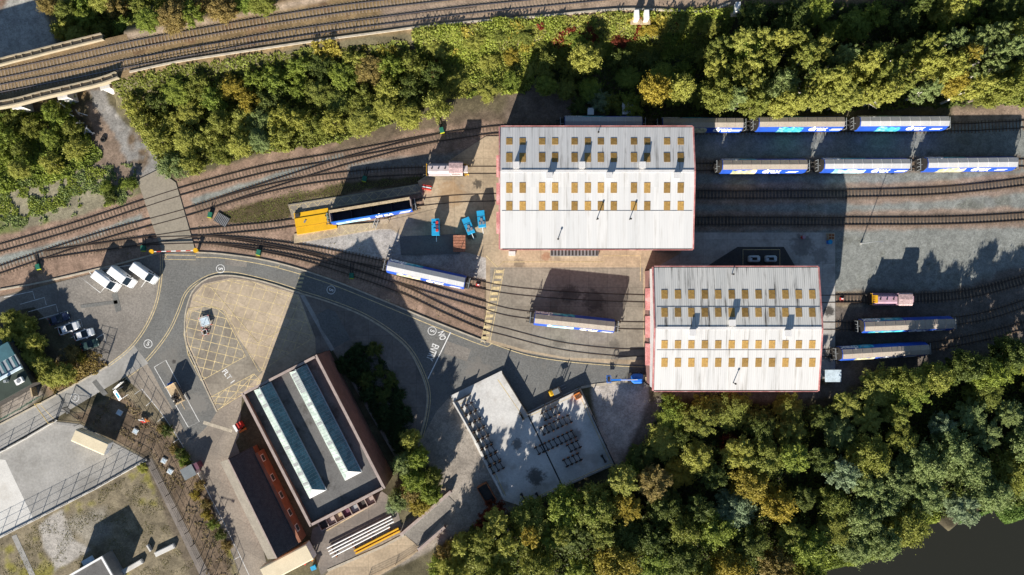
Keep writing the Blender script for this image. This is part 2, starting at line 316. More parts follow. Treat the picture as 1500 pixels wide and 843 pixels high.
crest_n = [P(a, b, EMB_H) for a, b in ((-600, 230), (0, 100), (150, 56), (200, 46), (280, 30), (400, 5), (480, -8), (620, -30), (780, -50), (1100, -70), (2200, -110))]
def emb(x, y):
    ys = np.interp(x, [p.x for p in crest_s], [p.y for p in crest_s]); yn = np.interp(x, [p.x for p in crest_n], [p.y for p in crest_n])
    h = np.minimum(np.clip((y - ys + 7) / 7, 0, 1), np.clip((yn + 8 - y) / 8, 0, 1)); h = h * h * (3 - 2 * h)
    xa = P(160, 112, EMB_H).x + (y - P(160, 112, EMB_H).y) * 0.25
    g = np.clip((x - xa) / 0.6, 0, 1) + np.clip((P(-120, 180, EMB_H).x - x) / 1.0, 0, 1)
    return EMB_H * h * np.clip(g, 0, 1)
pond = [P(a, b) for a, b in ((1203, 880), (1214, 838), (1290, 820), (1340, 795), (1358, 768), (1376, 768), (1392, 782), (1408, 768), (1440, 757), (1458, 748), (1474, 770), (1500, 762), (1580, 720), (1800, 700), (1800, 1050), (1150, 1050))]
def terr_np(x, y):
    dp = sdist(pond, x, y)
    return emb(x, y) - 2.2 * np.clip((0.8 - dp) / 2.5, 0, 1)
def terr(x, y): return float(terr_np(np.array([float(x)]), np.array([float(y)]))[0])
xs = np.concatenate([np.linspace(-3000, -400, 8), np.linspace(-300, -125, 15), np.arange(-118, 118.2, 0.4), np.linspace(125, 300, 15), np.linspace(400, 3000, 8)])
ys = np.concatenate([np.linspace(-3000, -300, 8), np.linspace(-200, -76, 15), np.arange(-69, 69.2, 0.4), np.linspace(76, 200, 15), np.linspace(300, 3000, 8)])
X, Y = np.meshgrid(xs, ys); Z = terr_np(X, Y)
jit = 1.6 * fbm(X, Y, 6, 11) + 0.9 * fbm(X, Y, 1.6, 21)
n1 = fbm(X, Y, 9, 31); n2 = fbm(X, Y, 2.5, 41); n3 = fbm(X, Y, 0.8, 51)
G = np.empty(X.shape + (3,)); G[:] = (0.105, 0.092, 0.055)
G *= (1 + 0.5 * n1 + 0.5 * n2)[..., None]
def paint(pts, col, feather=0.7, j=1.0, var=0.3, patch=None, pth=0.05):
    w = [P(a, b) for a, b in pts]
    s = np.clip(0.5 - (sdist(w, X, Y) + jit * j) / (2 * feather), 0, 1)[..., None]
    c = np.array(col)[None, None, :] * (1 + var * n2 + var * 0.8 * n3)[..., None]
    if patch is not None:
        q = np.clip((n1 + 0.7 * n2 - pth) * 4, 0, 1)[..., None]
        c = c * (1 - q) + np.array(patch)[None, None, :] * (1 + 0.5 * n3)[..., None] * q
    G[:] = G * (1 - s) + c * s
BALL = (0.275, 0.19, 0.14); GREYG = (0.222, 0.232, 0.216); OCHRE = (0.235, 0.165, 0.085)
def paint5(pts, *a, **k): paint([((p[0] - 750) * (1 - EMB_H / ALT) + 750, (p[1] - 421.5) * (1 - EMB_H / ALT) + 421.5) for p in pts], *a, **k)
paint5([(-100, 60), (100, 66), (187, 50), (300, 25), (420, -2), (640, -40), (1000, -60), (2200, -60), (2200, -38), (1300, 2), (1085, 12), (930, 18), (700, 34), (480, 62), (260, 98), (150, 122), (-100, 180)], OCHRE, 0.5, 0.5, 0.35, (0.17, 0.105, 0.06))
paint5([(560, 8), (1090, -30), (1085, 10), (930, 14), (700, 30), (560, 42)], (0.30, 0.225, 0.165), 0.8, 0.6)
paint5([(178, 50), (400, 8), (480, -10), (480, 0), (400, 18), (190, 58)], (0.40, 0.31, 0.225), 0.5, 0.4)
# yard, left
paint([(-30, 250), (60, 262), (130, 232), (190, 225), (205, 268), (205, 300), (100, 335), (-30, 370)], (0.25, 0.225, 0.155), 0.8, 1.0, 0.4, (0.15, 0.17, 0.06), 0.05)
paint([(130, 150), (165, 175), (200, 215), (212, 262), (190, 290), (140, 240)], (0.22, 0.165, 0.125), 0.6, 1.0, 0.4)
paint([(-40, 352), (110, 318), (205, 284), (258, 262), (400, 222), (560, 200), (690, 172), (738, 170), (738, 300), (425, 345), (430, 356), (712, 405), (712, 500), (640, 472), (480, 408), (330, 372), (236, 370), (150, 398), (60, 420), (-40, 440)], BALL, 0.4, 0.4, 0.4)
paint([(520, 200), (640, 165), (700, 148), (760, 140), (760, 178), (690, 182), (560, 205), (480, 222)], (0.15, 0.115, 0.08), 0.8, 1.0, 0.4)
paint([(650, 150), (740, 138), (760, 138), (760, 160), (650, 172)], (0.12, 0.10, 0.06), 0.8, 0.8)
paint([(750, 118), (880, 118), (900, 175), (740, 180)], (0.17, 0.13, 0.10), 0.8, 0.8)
paint([(-30, 392), (0, 376), (100, 352), (206, 314), (210, 322), (110, 358), (20, 386), (-30, 402)], (0.225, 0.24, 0.22), 0.3, 0.3)
paint([(280, 292), (330, 276), (440, 243), (500, 226), (505, 231), (440, 253), (390, 272), (330, 288), (284, 302)], (0.215, 0.225, 0.205), 0.3, 0.3)
paint([(318, 312), (370, 298), (430, 284), (520, 266), (600, 258), (640, 258), (640, 266), (505, 286), (430, 298), (425, 320), (380, 330), (335, 326)], (0.085, 0.066, 0.035), 0.4, 0.5, 0.4)
paint([(425, 356), (480, 345), (560, 327), (600, 350), (720, 365), (714, 412), (590, 382), (520, 372)], (0.37, 0.345, 0.32), 0.3, 0.3, 0.3)
paint([(508, 240), (640, 225), (735, 218), (735, 228), (640, 240), (512, 256)], (0.20, 0.185, 0.165), 0.4, 0.4)
# yard, right
paint([(1010, 185), (1400, 182), (1520, 160), (1520, 440), (1400, 446), (1220, 450), (1010, 345)], GREYG, 0.4, 0.5, 0.22, (0.165, 0.17, 0.15), 0.25)
paint([(1395, 160), (1520, 150), (1520, 175), (1395, 185)], (0.27, 0.20, 0.15), 0.6, 0.6, 0.4)
def band(pts, hw, col, f=0.35, j=0.35, var=0.35):
    paint([(x, y - hw) for x, y in pts] + [(x, y + hw) for x, y in pts[::-1]], col, f, j, var)
band([(1010, 285), (1247, 284), (1367, 281), (1520, 265)], 15, (0.25, 0.19, 0.15)); band([(1010, 324), (1241, 324.5), (1520, 317)], 14, (0.25, 0.19, 0.15))
band([(1010, 285), (1247, 284), (1367, 281), (1520, 265)], 7, (0.095, 0.08, 0.068)); band([(1010, 324), (1241, 324.5), (1520, 317)], 7, (0.095, 0.08, 0.068))
band([(1010, 244), (1200, 243), (1495, 239)], 12, (0.19, 0.15, 0.12))
paint([(1215, 428), (1330, 425), (1410, 418), (1520, 385), (1520, 500), (1420, 520), (1330, 548), (1215, 570)], (0.135, 0.115, 0.10), 0.5, 0.6, 0.35)
band([(1225, 438), (1262, 438)], 10, (0.30, 0.24, 0.16)); band([(1222, 437), (1330, 437), (1400, 433), (1520, 404)], 7, (0.085, 0.07, 0.058))
# gravel by the second shed, wheel pad surroundings
paint([(865, 560), (948, 553), (952, 596), (930, 640), (905, 690), (880, 650)], (0.43, 0.39, 0.35), 0.35, 0.4, 0.3)
paint([(1000, 572), (948, 590), (930, 640), (905, 690), (1010, 610), (1240, 580), (1240, 566)], (0.16, 0.14, 0.12), 0.6, 0.8)
paint([(600, 650), (650, 575), (680, 600), (760, 740), (660, 790), (560, 843), (470, 843), (640, 740), (650, 700)], (0.30, 0.265, 0.225), 0.4, 0.4, 0.3)
# lower left: compounds, waste ground, hedge strip
paint([(215, 560), (250, 620), (370, 850), (-40, 850), (-40, 700), (100, 610)], (0.205, 0.172, 0.115), 0.4, 0.5, 0.45, (0.21, 0.19, 0.05), 0.30)
paint([(110, 610), (180, 575), (300, 690), (340, 850), (300, 850), (205, 668)], (0.17, 0.125, 0.085), 0.3, 0.4, 0.5)
paint([(205, 665), (222, 660), (310, 850), (280, 850)], (0.13, 0.105, 0.075), 0.3, 0.3, 0.4)
paint([(58, 770), (90, 748), (108, 790), (135, 805), (120, 815), (80, 838), (66, 800)], (0.37, 0.345, 0.31), 0.3, 0.5, 0.2)
paint([(95, 765), (150, 745), (160, 780), (130, 800)], (0.26, 0.235, 0.19), 1.0, 0.8, 0.3)
paint([(-40, 450), (60, 425), (70, 500), (120, 560), (60, 585), (-40, 640)], (0.10, 0.085, 0.06), 0.5, 0.6, 0.4)
paint([(0, 560), (40, 540), (65, 580), (0, 630)], (0.33, 0.29, 0.25), 0.4, 0.4)
paint([(110, 520), (160, 535), (70, 585), (60, 560)], (0.20, 0.145, 0.10), 0.4, 0.5, 0.45)
paint([(118, 100), (158, 115), (162, 150), (180, 178), (207, 203), (230, 225), (240, 256), (206, 272), (192, 240), (165, 195), (138, 155)], (0.27, 0.26, 0.245), 0.3, 0.7, 0.35, (0.15, 0.11, 0.075), 0.22)
paint([(-30, -30), (55, -30), (78, 60), (75, 88), (-30, 90)], (0.36, 0.35, 0.32), 0.5, 0.6)
paint([(0, -30), (20, -30), (0, 20)], (0.2, 0.13, 0.09), 0.5, 0.6)
for t in ((820, 385, 30, 10),):
    pass
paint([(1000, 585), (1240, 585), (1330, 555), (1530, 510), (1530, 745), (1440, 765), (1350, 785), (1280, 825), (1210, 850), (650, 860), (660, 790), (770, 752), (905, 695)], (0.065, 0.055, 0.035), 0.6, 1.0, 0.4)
far = np.clip(np.maximum(np.abs(X) - 117, np.abs(Y) - 68) / 2, 0, 1)[..., None]; G = G * (1 - far) + np.array((0.085, 0.088, 0.045)) * far
G = np.clip(G, 0.008, 0.8)
nx, ny = len(xs), len(ys)
gm = bpy.data.meshes.new('ground'); gm.vertices.add(nx * ny)
gm.vertices.foreach_set('co', np.stack([X, Y, Z], -1).astype(np.float32).ravel())
ii, jj = np.meshgrid(np.arange(nx - 1), np.arange(ny - 1)); q = (jj * nx + ii).ravel()
fc = np.stack([q, q + 1, q + nx + 1, q + nx], -1).astype(np.int32)
gm.loops.add(fc.size); gm.loops.foreach_set('vertex_index', fc.ravel()); gm.polygons.add(len(fc))
gm.polygons.foreach_set('loop_start', np.arange(0, fc.size, 4, dtype=np.int32)); gm.polygons.foreach_set('use_smooth', np.ones(len(fc), bool))
gm.update(calc_edges=True)
ca = gm.color_attributes.new('soil', 'FLOAT_COLOR', 'POINT')
ca.data.foreach_set('color', np.concatenate([G, np.ones(X.shape + (1,))], -1).astype(np.float32).ravel())
m, t, b = newmat('ground_soil')
pos = coords(t, True); at = N(t, 'ShaderNodeAttribute', attribute_name='soil')
vo = N(t, 'ShaderNodeTexVoronoi'); vo.inputs['Scale'].default_value = 3.6; t.links.new(pos, vo.inputs['Vector']); sx = N(t, 'ShaderNodeSeparateXYZ'); t.links.new(vo.outputs['Color'], sx.inputs[0])
f = math_n(t, 'MULTIPLY', math_n(t, 'MULTIPLY', ramp(t, noise(t, pos, 8.0, 4, 0.8), 0.28, 0.72, 0.7, 1.3), ramp(t, sx.outputs[0], 0, 1, 0.84, 1.16)), ramp(t, noise(t, pos, 0.6, 4), 0.3, 0.7, 0.88, 1.12))
t.links.new(scalecol(t, at.outputs['Color'], f), b.inputs['Base Color']); b.inputs['Roughness'].default_value = 0.95; b.inputs['Specular IOR Level'].default_value = 0.15
bp = N(t, 'ShaderNodeBump'); bp.inputs['Strength'].default_value = 0.6; bp.inputs['Distance'].default_value = 0.06
t.links.new(noise(t, pos, 7.0, 3, 0.8), bp.inputs['Height']); t.links.new(bp.outputs[0], b.inputs['Normal'])
gm.materials.append(m); M['ground'] = m
go = bpy.data.objects.new('ground', gm); COL.objects.link(go); tag(go, 'rough ground of ballast, gravel and scrub under the whole depot', kind='structure')
# water
m, t, b = newmat('pond_water'); b.inputs['Base Color'].default_value = (0.022, 0.022, 0.016, 1); b.inputs['Roughness'].default_value = 0.1; b.inputs['Specular IOR Level'].default_value = 0.35
wb = N(t, 'ShaderNodeBump'); wb.inputs['Strength'].default_value = 0.25; wb.inputs['Distance'].default_value = 0.05; t.links.new(noise(t, coords(t, True), 1.2, 4), wb.inputs['Height']); t.links.new(wb.outputs[0], b.inputs['Normal'])
w = MB(); w.poly([P(1150, 700, 0)[:2] + (-0.55,), P(1150, 1100)[:2] + (-0.55,), P(1850, 1100)[:2] + (-0.55,), P(1850, 700)[:2] + (-0.55,)])
tag(w.build('water', m), 'dark still pond at the lower right corner', kind='structure')
# ------------------------------------------------------------------ paved surfaces
def slab(name, pts, z, m, label=None, zb=-0.1, kind='structure'):
    b = MB(); b.prism([tuple(P(a, c))[:2] for a, c in pts], zb, z)
    o = b.build(name, M[m]); tag(o, label, kind=kind); return o
def spline(pts, step=1.0):                              # catmull-rom through photo points -> dense list
    p = [Vector((a[0], a[1])) for a in pts]; p = [p[0] * 2 - p[1]] + p + [p[-1] * 2 - p[-2]]; out = []
    for i in range(1, len(p) - 2):
        n = max(2, int((p[i + 1] - p[i]).length / (step * 7)))
        for k in range(n):
            t = k / n; a, b, c, e = p[i - 1], p[i], p[i + 1], p[i + 2]
            out.append(0.5 * ((2 * b) + (c - a) * t + (2 * a - 5 * b + 4 * c - e) * t * t + (3 * b - a - 3 * c + e) * t ** 3))
    out.append(p[-2]); return out
def ribbon(mb, pts, z, w, off=0.0, h=None, z0=None):    # flat (or solid) strip along world points
    n = len(pts); A = []; B = []
    for i, p in enumerate(pts):
        a = pts[max(i - 1, 0)]; c = pts[min(i + 1, n - 1)]; tx, ty = c[0] - a[0], c[1] - a[1]; L = math.hypot(tx, ty) + 1e-9
        nx_, ny_ = -ty / L, tx / L
        A.append((p[0] + nx_ * (off + w / 2), p[1] + ny_ * (off + w / 2))); B.append((p[0] + nx_ * (off - w / 2), p[1] + ny_ * (off - w / 2)))
    if h is None:
        k = mb.vs([(*q, z) for q in A] + [(*q, z) for q in B])
        for i in range(n - 1): mb.face((k + i, k + n + i, k + n + i + 1, k + i + 1))
    else:
        mb.loft([[(*a, z), (*a, z + h), (*b, z + h), (*b, z)] for a, b in zip(A, B)])
    return mb
def wpts(pts, z=0.0, smooth=True):
    return [P(p[0], p[1], z) for p in (spline(pts) if smooth else pts)]
def line_mark(name, pts, z, w, m, label, smooth=False):
    o = ribbon(MB(), wpts(pts, 0, smooth), z, w).build(name, M[m]); return tag(o, label, kind='structure')
inner = [(615, 640), (622, 615), (626, 582), (620, 555), (600, 515), (570, 487), (530, 462), (480, 442), (440, 430), (400, 417), (370, 409), (340, 404), (315, 405), (296, 413), (282, 428), (273, 455), (271, 480), (274, 505), (285, 530), (300, 565), (318, 603)]
slab('car_park', [(-40, 445), (60, 420), (150, 398), (236, 371), (262, 371), (262, 440), (215, 533), (158, 537), (148, 528), (128, 505), (70, 470), (50, 450), (-40, 470)], 0.03, 'asphalt_old', 'worn grey car park tarmac')
slab('yard_paving', [(215, 533), (240, 480), (300, 530), (330, 610), (350, 660), (395, 843), (372, 850), (352, 843), (300, 712), (262, 645), (225, 590), (182, 553)], 0.034, 'paving_brown', 'brown yard paving beside the slate roofed building')
slab('road', [(215, 533), (196, 505), (222, 466), (232, 437), (237, 405), (236, 371), (262, 370), (330, 373.5), (400, 384.5), (480, 408.5), (560, 440.5), (640, 473.5), (712, 501.5), (770, 516.5), (830, 527), (900, 533), (947, 535), (947, 556), (872, 563), (848, 566), (775, 606), (735, 545), (660, 580), (640, 602), (618, 642)] + inner[1:] +
     [(306, 622), (288, 640), (278, 646), (262, 615), (240, 577), (220, 540)], 0.045, 'asphalt_dark', 'dark tarmac yard road curving round the island')
slab('pavement', [(300, 628), (318, 603), (355, 577), (350, 640), (325, 680), (290, 640)], 0.04, 'paving_brown')
slab('concrete_road', [(-40, 645), (0, 622), (75, 583), (157, 536), (196, 505.5), (217.5, 532.5), (182, 553), (160, 566), (85, 611), (0, 660), (-40, 680)], 0.052, 'concrete_pale' if False else 'concrete_grey', 'pale concrete entrance road')
slab('concrete_yard', [(615, 640)] + inner[1:20] + [(318, 603), (355, 577), (463, 519), (487, 512), (590, 690)], 0.12, 'concrete_dark', 'concrete yard inside the loop road')  # dark right half: shade of the brick building put into the colour
slab('concrete_bay', [(274, 500), (273, 470), (283, 432), (298, 416), (340, 407), (372, 412), (438, 432), (462, 495), (463, 518), (355, 576), (318.5, 601)], 0.126, 'concrete_box', 'pale concrete with yellow hatching')
slab('concrete_bay', [(276, 500), (274, 475), (278, 460), (300, 450), (326, 455), (345, 490), (385, 545), (355, 575), (319, 600)], 0.132, 'concrete_olive', 'darker concrete bay with yellow grid')
slab('level_crossing', [(203, 268), (206, 262), (232, 249), (258, 268), (273, 320), (287, 369), (238, 369), (222, 325)], 0.13, 'crossing', 'concrete crossing over the tracks')
slab('concrete_apron', [(712, 200), (740, 200), (740, 378), (712, 378), (655, 362), (600, 352), (556, 325), (622, 300), (612, 266)], 0.12, 'concrete_tan', 'stained tan concrete apron west of the large shed')
slab('concrete_apron', [(712, 376), (735, 364), (1010, 364), (1002, 374), (950, 396), (950, 535), (900, 533), (830, 527), (770, 516.5), (712, 501.5)], 0.117, 'concrete_tan', 'broad tan concrete apron between the two sheds')
slab('concrete_apron', [(718, 392), (942, 392), (942, 528), (830, 524), (770, 513), (718, 498)], 0.123, 'concrete_olive', 'darker apron bay with track rails')
slab('concrete_apron', [(996, 372), (1016, 341), (1223, 341), (1223, 555), (1160, 555), (1160, 398), (950, 398)], 0.119, 'concrete_slab', 'grey concrete slab behind the smaller shed')
slab('parking_bay', [(1031, 393), (1080, 362), (1148, 362), (1166, 393), (1166, 402), (1020, 402)], 0.125, 'bay_dark', 'dark bay behind the smaller shed')  # trapezoid much darker than the slab around it
slab('hardstanding', [(585, 347), (672, 343), (674, 372), (588, 374)], 0.22, 'asphalt_dark', 'low drip slab, wagon shadow put into its dark colour')  # drip slab lies in the wagon's shadow; shade put into its dark tone
slab('inspection_strip', [(422, 300), (612, 270), (622, 282), (484, 306), (484, 315), (429, 322)], 0.16, 'concrete_olive', 'hatched walkway')
slab('inspection_strip', [(431, 343), (490, 331), (555, 326), (600, 316), (640, 306), (620, 335), (556, 336), (431, 357)], 0.16, 'concrete_tan', 'hatched walkway')
slab('concrete_road', [(470, 850), (485, 833), (560, 800), (592, 783), (612, 800), (640, 782), (600, 818), (545, 850)], 0.05, 'concrete_tan', 'tan concrete road at the lower edge')
slab('concrete_road', [(592, 783), (652, 722), (668, 738), (615, 800)], 0.054, 'asphalt_old', 'ramp between brick parapets')
slab('compound_floor', [(-40, 690), (0, 665), (80, 618), (118, 622), (214, 674), (0, 789), (-40, 810)], 0.04, 'concrete_grey', 'grey compound floor')
slab('compound_floor', [(-10, 672), (8, 674), (50, 762), (0, 788), (-30, 800)], 0.046, 'concrete_pale', 'pale concrete strip')
slab('footpath', [(17, 786), (24, 783), (55, 850), (46, 850)], 0.03, 'concrete_grey')
slab('footpath', [(213, 676), (222, 671), (312, 850), (296, 850)], 0.03, 'concrete_dark')
slab('yard_paving', [(458, 775), (455, 790), (470, 843), (490, 830), (590, 780), (580, 735), (560, 720)], 0.03, 'concrete_dark')
ribbon(MB(), wpts([(0, 425), (60, 414), (150, 393), (200, 380), (236, 370)]), 0.0, 0.35, h=0.16).build('kerb', M['kerb'])['kind'] = 'structure'
ribbon(MB(), wpts([(287, 370), (330, 373), (400, 384), (480, 408), (560, 440), (640, 473), (712, 501)]), 0.0, 0.3, h=0.17).build('kerb', M['kerb'])['kind'] = 'structure'
ribbon(MB(), wpts(inner), 0.0, 0.28, h=0.19).build('kerb', M['kerb'])['kind'] = 'structure'
ribbon(MB(), wpts([(158, 536.5), (75, 583), (0, 622), (-40, 644)], 0, False), 0.0, 0.3, h=0.16).build('kerb', M['kerb'])['kind'] = 'structure'
ribbon(MB(), wpts([(947, 556), (872, 564), (851, 568)], 0, False), 0.0, 0.5, h=0.13).build('kerb', M['kerb'])['kind'] = 'structure'
ribbon(MB(), wpts([(480, 836), (560, 801), (592, 784)], 0, False), 0.0, 0.5, h=0.12).build('kerb', M['kerb'])['kind'] = 'structure'
# ------------------------------------------------------------------ painted markings
def offl(pts, o):
    w = wpts(pts); return w
def double(pts, z, label):
    b = MB(); w = wpts(pts); ribbon(b, w, z, 0.13, 0.22); ribbon(b, w, z, 0.13, -0.22)
    tag(b.build('yellow_line', M['paint_cream']), label, kind='structure')
double([(159, 536), (187, 514), (207, 490), (222, 463), (231, 437), (236, 405), (237, 373)], 0.055, 'double yellow line along the car park')
double([(180, 557), (205, 538), (228, 513), (248, 485), (262, 455), (272, 430), (290, 413), (315, 402), (345, 401), (400, 414), (440, 427)], 0.05, 'double yellow line round the island')
double([(440, 427.5), (480, 440), (530, 459.5), (572, 485), (603, 514), (623, 553), (629, 582), (625, 614), (618, 640)], 0.05, 'double yellow line along the island kerb')
line_mark('yellow_line', [(287, 377), (330, 379), (400, 391), (480, 415), (560, 447), (640, 480), (714, 508), (716, 496)], 0.05, 0.14, 'paint_cream', 'yellow line along the upper road edge', True)
line_mark('yellow_line', [(716, 502), (770, 520), (830, 530), (900, 536), (946, 538)], 0.128, 0.14, 'paint_cream', 'yellow line along the apron edge', True)
line_mark('yellow_line', [(237, 373.5), (287, 374.5)], 0.05, 0.14, 'paint_cream', 'yellow line across the crossing mouth')
line_mark('yellow_line', [(237, 380), (287, 381)], 0.05, 0.10, 'paint_cream', 'second line across the crossing mouth')
for pts in ([(736, 384), (884, 384), (884, 375), (938, 375), (938, 412)], [(712, 375), (728, 392), (738, 384)], [(60, 594), (82, 617)], [(1088, 400), (1088, 366), (1142, 366), (1142, 400)]):
    line_mark('yellow_line', pts, 0.136 if pts[0][0] > 100 else 0.06, 0.13, 'paint_cream', 'yellow walkway line')
def white(pts, z=0.052, w=0.12, lab='white bay line'): return line_mark('white_line', pts, z, w, 'paint_white', lab)
white([(153, 422), (147, 429), (111, 401), (182, 390), (209, 387)], 0.037); white([(131, 399), (140, 408)], 0.037); white([(207, 421), (214, 411)], 0.037)
for i, (a, b_) in enumerate((((6, 436), (48, 427)), ((30, 446), (65, 436)), ((42, 457), (82, 446)), ((57, 468), (99, 456)), ((80, 481), (118, 468)), ((104, 495), (135, 482)), ((118, 510), (152, 489)))):
    white([a, b_, (b_[0] + 3, b_[1] + 11)], 0.037)
white([(627, 555), (660, 487)], 0.052, 0.2, 'white give way line'); white([(226, 538), (243, 528), (292, 618), (276, 626), (226, 538)])
white([(197, 578), (208, 570), (240, 610), (262, 643), (300, 712), (325, 760), (352, 815), (365, 843)], 0.042, 0.1, 'white edge line of parking strip')
for a in ((240, 610, -9, 8), (262, 643, -9, 6), (300, 712, -8, 5), (325, 760, -9, 5), (352, 815, -9, 5), (222, 588, -8, 7)): white([(a[0], a[1]), (a[0] + a[2], a[1] + a[3])], 0.046, 0.09)
line_mark('yellow_line', [(298, 619), (340, 632)], 0.05, 0.7, 'kerb', 'worn pale strip')
# stepped yellow panels beside the apron (walkway crossing)
b = MB()
for k in range(13):
    a = P(732 - k * 1.75, 396 + k * 8.1); a2 = P(732 - (k + .55) * 1.75, 396 + (k + .55) * 8.1)
    dx = 0.75; b.poly([(a.x - dx, a.y, 0.14), (a.x + dx, a.y, 0.14), (a2.x + dx, a2.y, 0.14), (a2.x - dx, a2.y, 0.14)])
tag(b.build('crosswalk_marking', M['paint_cream']), 'yellow barred walkway crossing the rails', kind='structure')
for s in (-1, 1): line_mark('yellow_line', [(732 + s * 6.5, 394), (711 + s * 6.5, 502)], 0.144, 0.13, 'paint_cream', 'edge line of the barred walkway')
b = MB()
for k in range(4):
    a = P(443 - k * 1.6, 402 + k * 6); b.box(a.x, a.y, 0.056, 1.1, 0.4, 0.004)
tag(b.build('crosswalk_marking', M['paint_cream']), 'yellow barred crossing on the loop road', kind='structure')
def inside(p, poly):
    r = False; k = len(poly)
    for i in range(k):
        (x0, y0), (x1, y1) = poly[i], poly[(i + 1) % k]
        if (y0 > p[1]) != (y1 > p[1]) and p[0] < (x1 - x0) * (p[1] - y0) / (y1 - y0) + x0: r = not r
    return r
def hatch(poly, dirs, z, w, m, label, skip=None):
    b = MB(); cx = sum(p[0] for p in poly) / len(poly); cy = sum(p[1] for p in poly) / len(poly)
    for dz, (ux, uy, sp) in enumerate(dirs):
        L = math.hypot(ux, uy); ux /= L; uy /= L
        for k in range(-30, 31):
            ox, oy = cx - uy * k * sp, cy + ux * k * sp; run = None
            for s in range(-300, 301):
                q = (ox + ux * s, oy + uy * s); ins = inside(q, poly)
                if ins and run is None: run = q
                if run is not None and (not ins or s == 300):
                    if math.hypot(q[0] - run[0], q[1] - run[1]) > 3: ribbon(b, [P(*run), P(*q)], z + 0.003 * dz, w)
                    run = None
    ribbon(b, [P(*p) for p in poly + poly[:1]], z + 0.008, w * 1.15)
    return tag(b.build('hatched_marking', M[m]), label, kind='structure')
hatch([(277, 452), (300, 449), (318, 452), (330, 462), (360, 522), (295, 558), (276, 520), (270, 490), (272, 470)], [(1, 0.24, 13), (-0.27, 1, 13)], 0.137, 0.13, 'paint_cream', 'yellow grid on the darker bay')
hatch([(372, 548), (386, 560), (355, 578), (317, 602), (307, 583)], [(1, 0.1, 10), (-0.35, 1, 12), (1, -1, 14)], 0.137, 0.13, 'paint_cream', 'small yellow grid near the building')
hatch([(283, 440), (298, 419), (340, 410), (372, 414), (436, 434), (459, 495), (380, 545), (330, 455)], [(1, 0.25, 16), (-0.36, 1, 17)], 0.131, 0.11, 'paint_cream', 'faded yellow grid on pale concrete')
line_mark('yellow_line', [(310, 422), (378, 502), (440, 470)], 0.146, 0.12, 'paint_cream', 'yellow diagonal line')
hatch([(424, 302), (608, 272), (616, 281), (484, 304), (480, 313), (430, 320)], [(1, -1.2, 10), (1, 0.9, 10)], 0.165, 0.08, 'paint_cream', 'yellow diamonds on the upper walkway')
hatch([(434, 344), (490, 333), (548, 327), (552, 335), (433, 355)], [(1, -1.2, 11), (1, 0.9, 11)], 0.165, 0.08, 'paint_cream', 'yellow diamonds on the lower walkway')
def textmesh(txt, size, ext=0.0, shear=0.0, bold=0.0):
    cu = bpy.data.curves.new('lettering', 'FONT'); cu.body = txt; cu.size = size; cu.align_x = 'CENTER'; cu.align_y = 'CENTER'; cu.extrude = ext; cu.shear = shear; cu.offset = bold; cu.resolution_u = 3
    o = bpy.data.objects.new('lettering', cu); COL.objects.link(o)
    me = bpy.data.meshes.new_from_object(o.evaluated_get(bpy.context.evaluated_depsgraph_get()))
    bpy.data.objects.remove(o); bpy.data.curves.remove(cu); me.materials.clear(); return me
def roadtext(txt, px, py, dv, size, z, bold=0.03, sy=1.0, sx=1.0):
    me = textmesh(txt, size, 0.0, 0.0, bold); me.materials.append(M['paint_white']); o = linkmesh('road_lettering', me, None, P(px, py, 0) + Vector((0, 0, z)), ang(dv)); o.scale = (sx, sy, 1)
    return tag(o, 'white painted %s on the road' % txt, kind='structure')
def roundel(px, py, dv, z=0.052):
    roadtext('5', px, py, dv, 1.25, z, 0.02)
    b = MB(); ribbon(b, [(0.85 * math.cos(a * math.pi / 16), 0.85 * math.sin(a * math.pi / 16)) for a in range(33)], 0, 0.12)
    o = b.build('speed_roundel', M['paint_white'], loc=P(px, py, 0) + Vector((0, 0, z))); tag(o, 'white painted ring round the number 5', kind='structure')
roundel(323, 394, (-0.05, 1)); roundel(485, 425, (-0.33, 0.94)); roundel(633, 485, (-0.35, 0.93)); roundel(217, 504, (0.9, 0.4)); roundel(110, 583, (0.85, 0.5), 0.058)
roadtext('NO', 647, 492, (0.3, 0.95), 1.9, 0.052, 0.025, 1.0, 0.62); roadtext('ENTRY', 633.5, 516, (-0.40, 0.92), 2.1, 0.052, 0.03, 1.0, 0.55)
me = textmesh('FLT 1', 1.5, 0, 0, 0.02); me.materials.append(M['paint_white'])
o = linkmesh('road_lettering', me, None, P(335, 552, 0) + Vector((0, 0, 0.14)), ang((0.6, 0.8))); tag(o, 'white painted FLT 1 on the bay', kind='structure')
for px, py, a in ((242, 376.5, 0), (407, 391, 0.2), (569, 440, 0.35), (709, 501, 0.3)):      # walking figure mark
    b = MB(); b.box(0, 0, 0, 0.5, 0.09, 0.004); b.box(0.15, 0.16, 0, 0.5, 0.08, 0.004, 0.6); b.box(0.15, -0.16, 0, 0.5, 0.08, 0.004, -0.6); b.box(-0.4, 0, 0, 0.2, 0.2, 0.004)
    o = b.build('walking_figure_marking', M['paint_cream'], loc=P(px, py) + Vector((0, 0, 0.06)) if px < 700 else P(px, py) + Vector((0, 0, 0.14))); o.rotation_euler = (0, 0, -a); tag(o, 'small yellow walking figure painted at the road edge', kind='structure')
slab('drain_strip', [(440, 433), (445, 430), (490, 512), (485, 515)], 0.13, 'concrete_grey'); slab('asphalt_patch', [(464, 462), (480, 452), (492, 457), (514, 497), (490, 510), (470, 480)], 0.134, 'asphalt_dark')
for pts in ([(118, 447), (172, 440), (173, 445), (119, 452)], [(164, 431), (172, 429), (178, 455), (170, 458)], [(135, 560), (141, 556), (158, 577), (152, 581)], [(88, 585), (93, 582), (103, 604), (98, 607)]):
    slab('asphalt_patch', pts, 0.058, 'asphalt_dark')
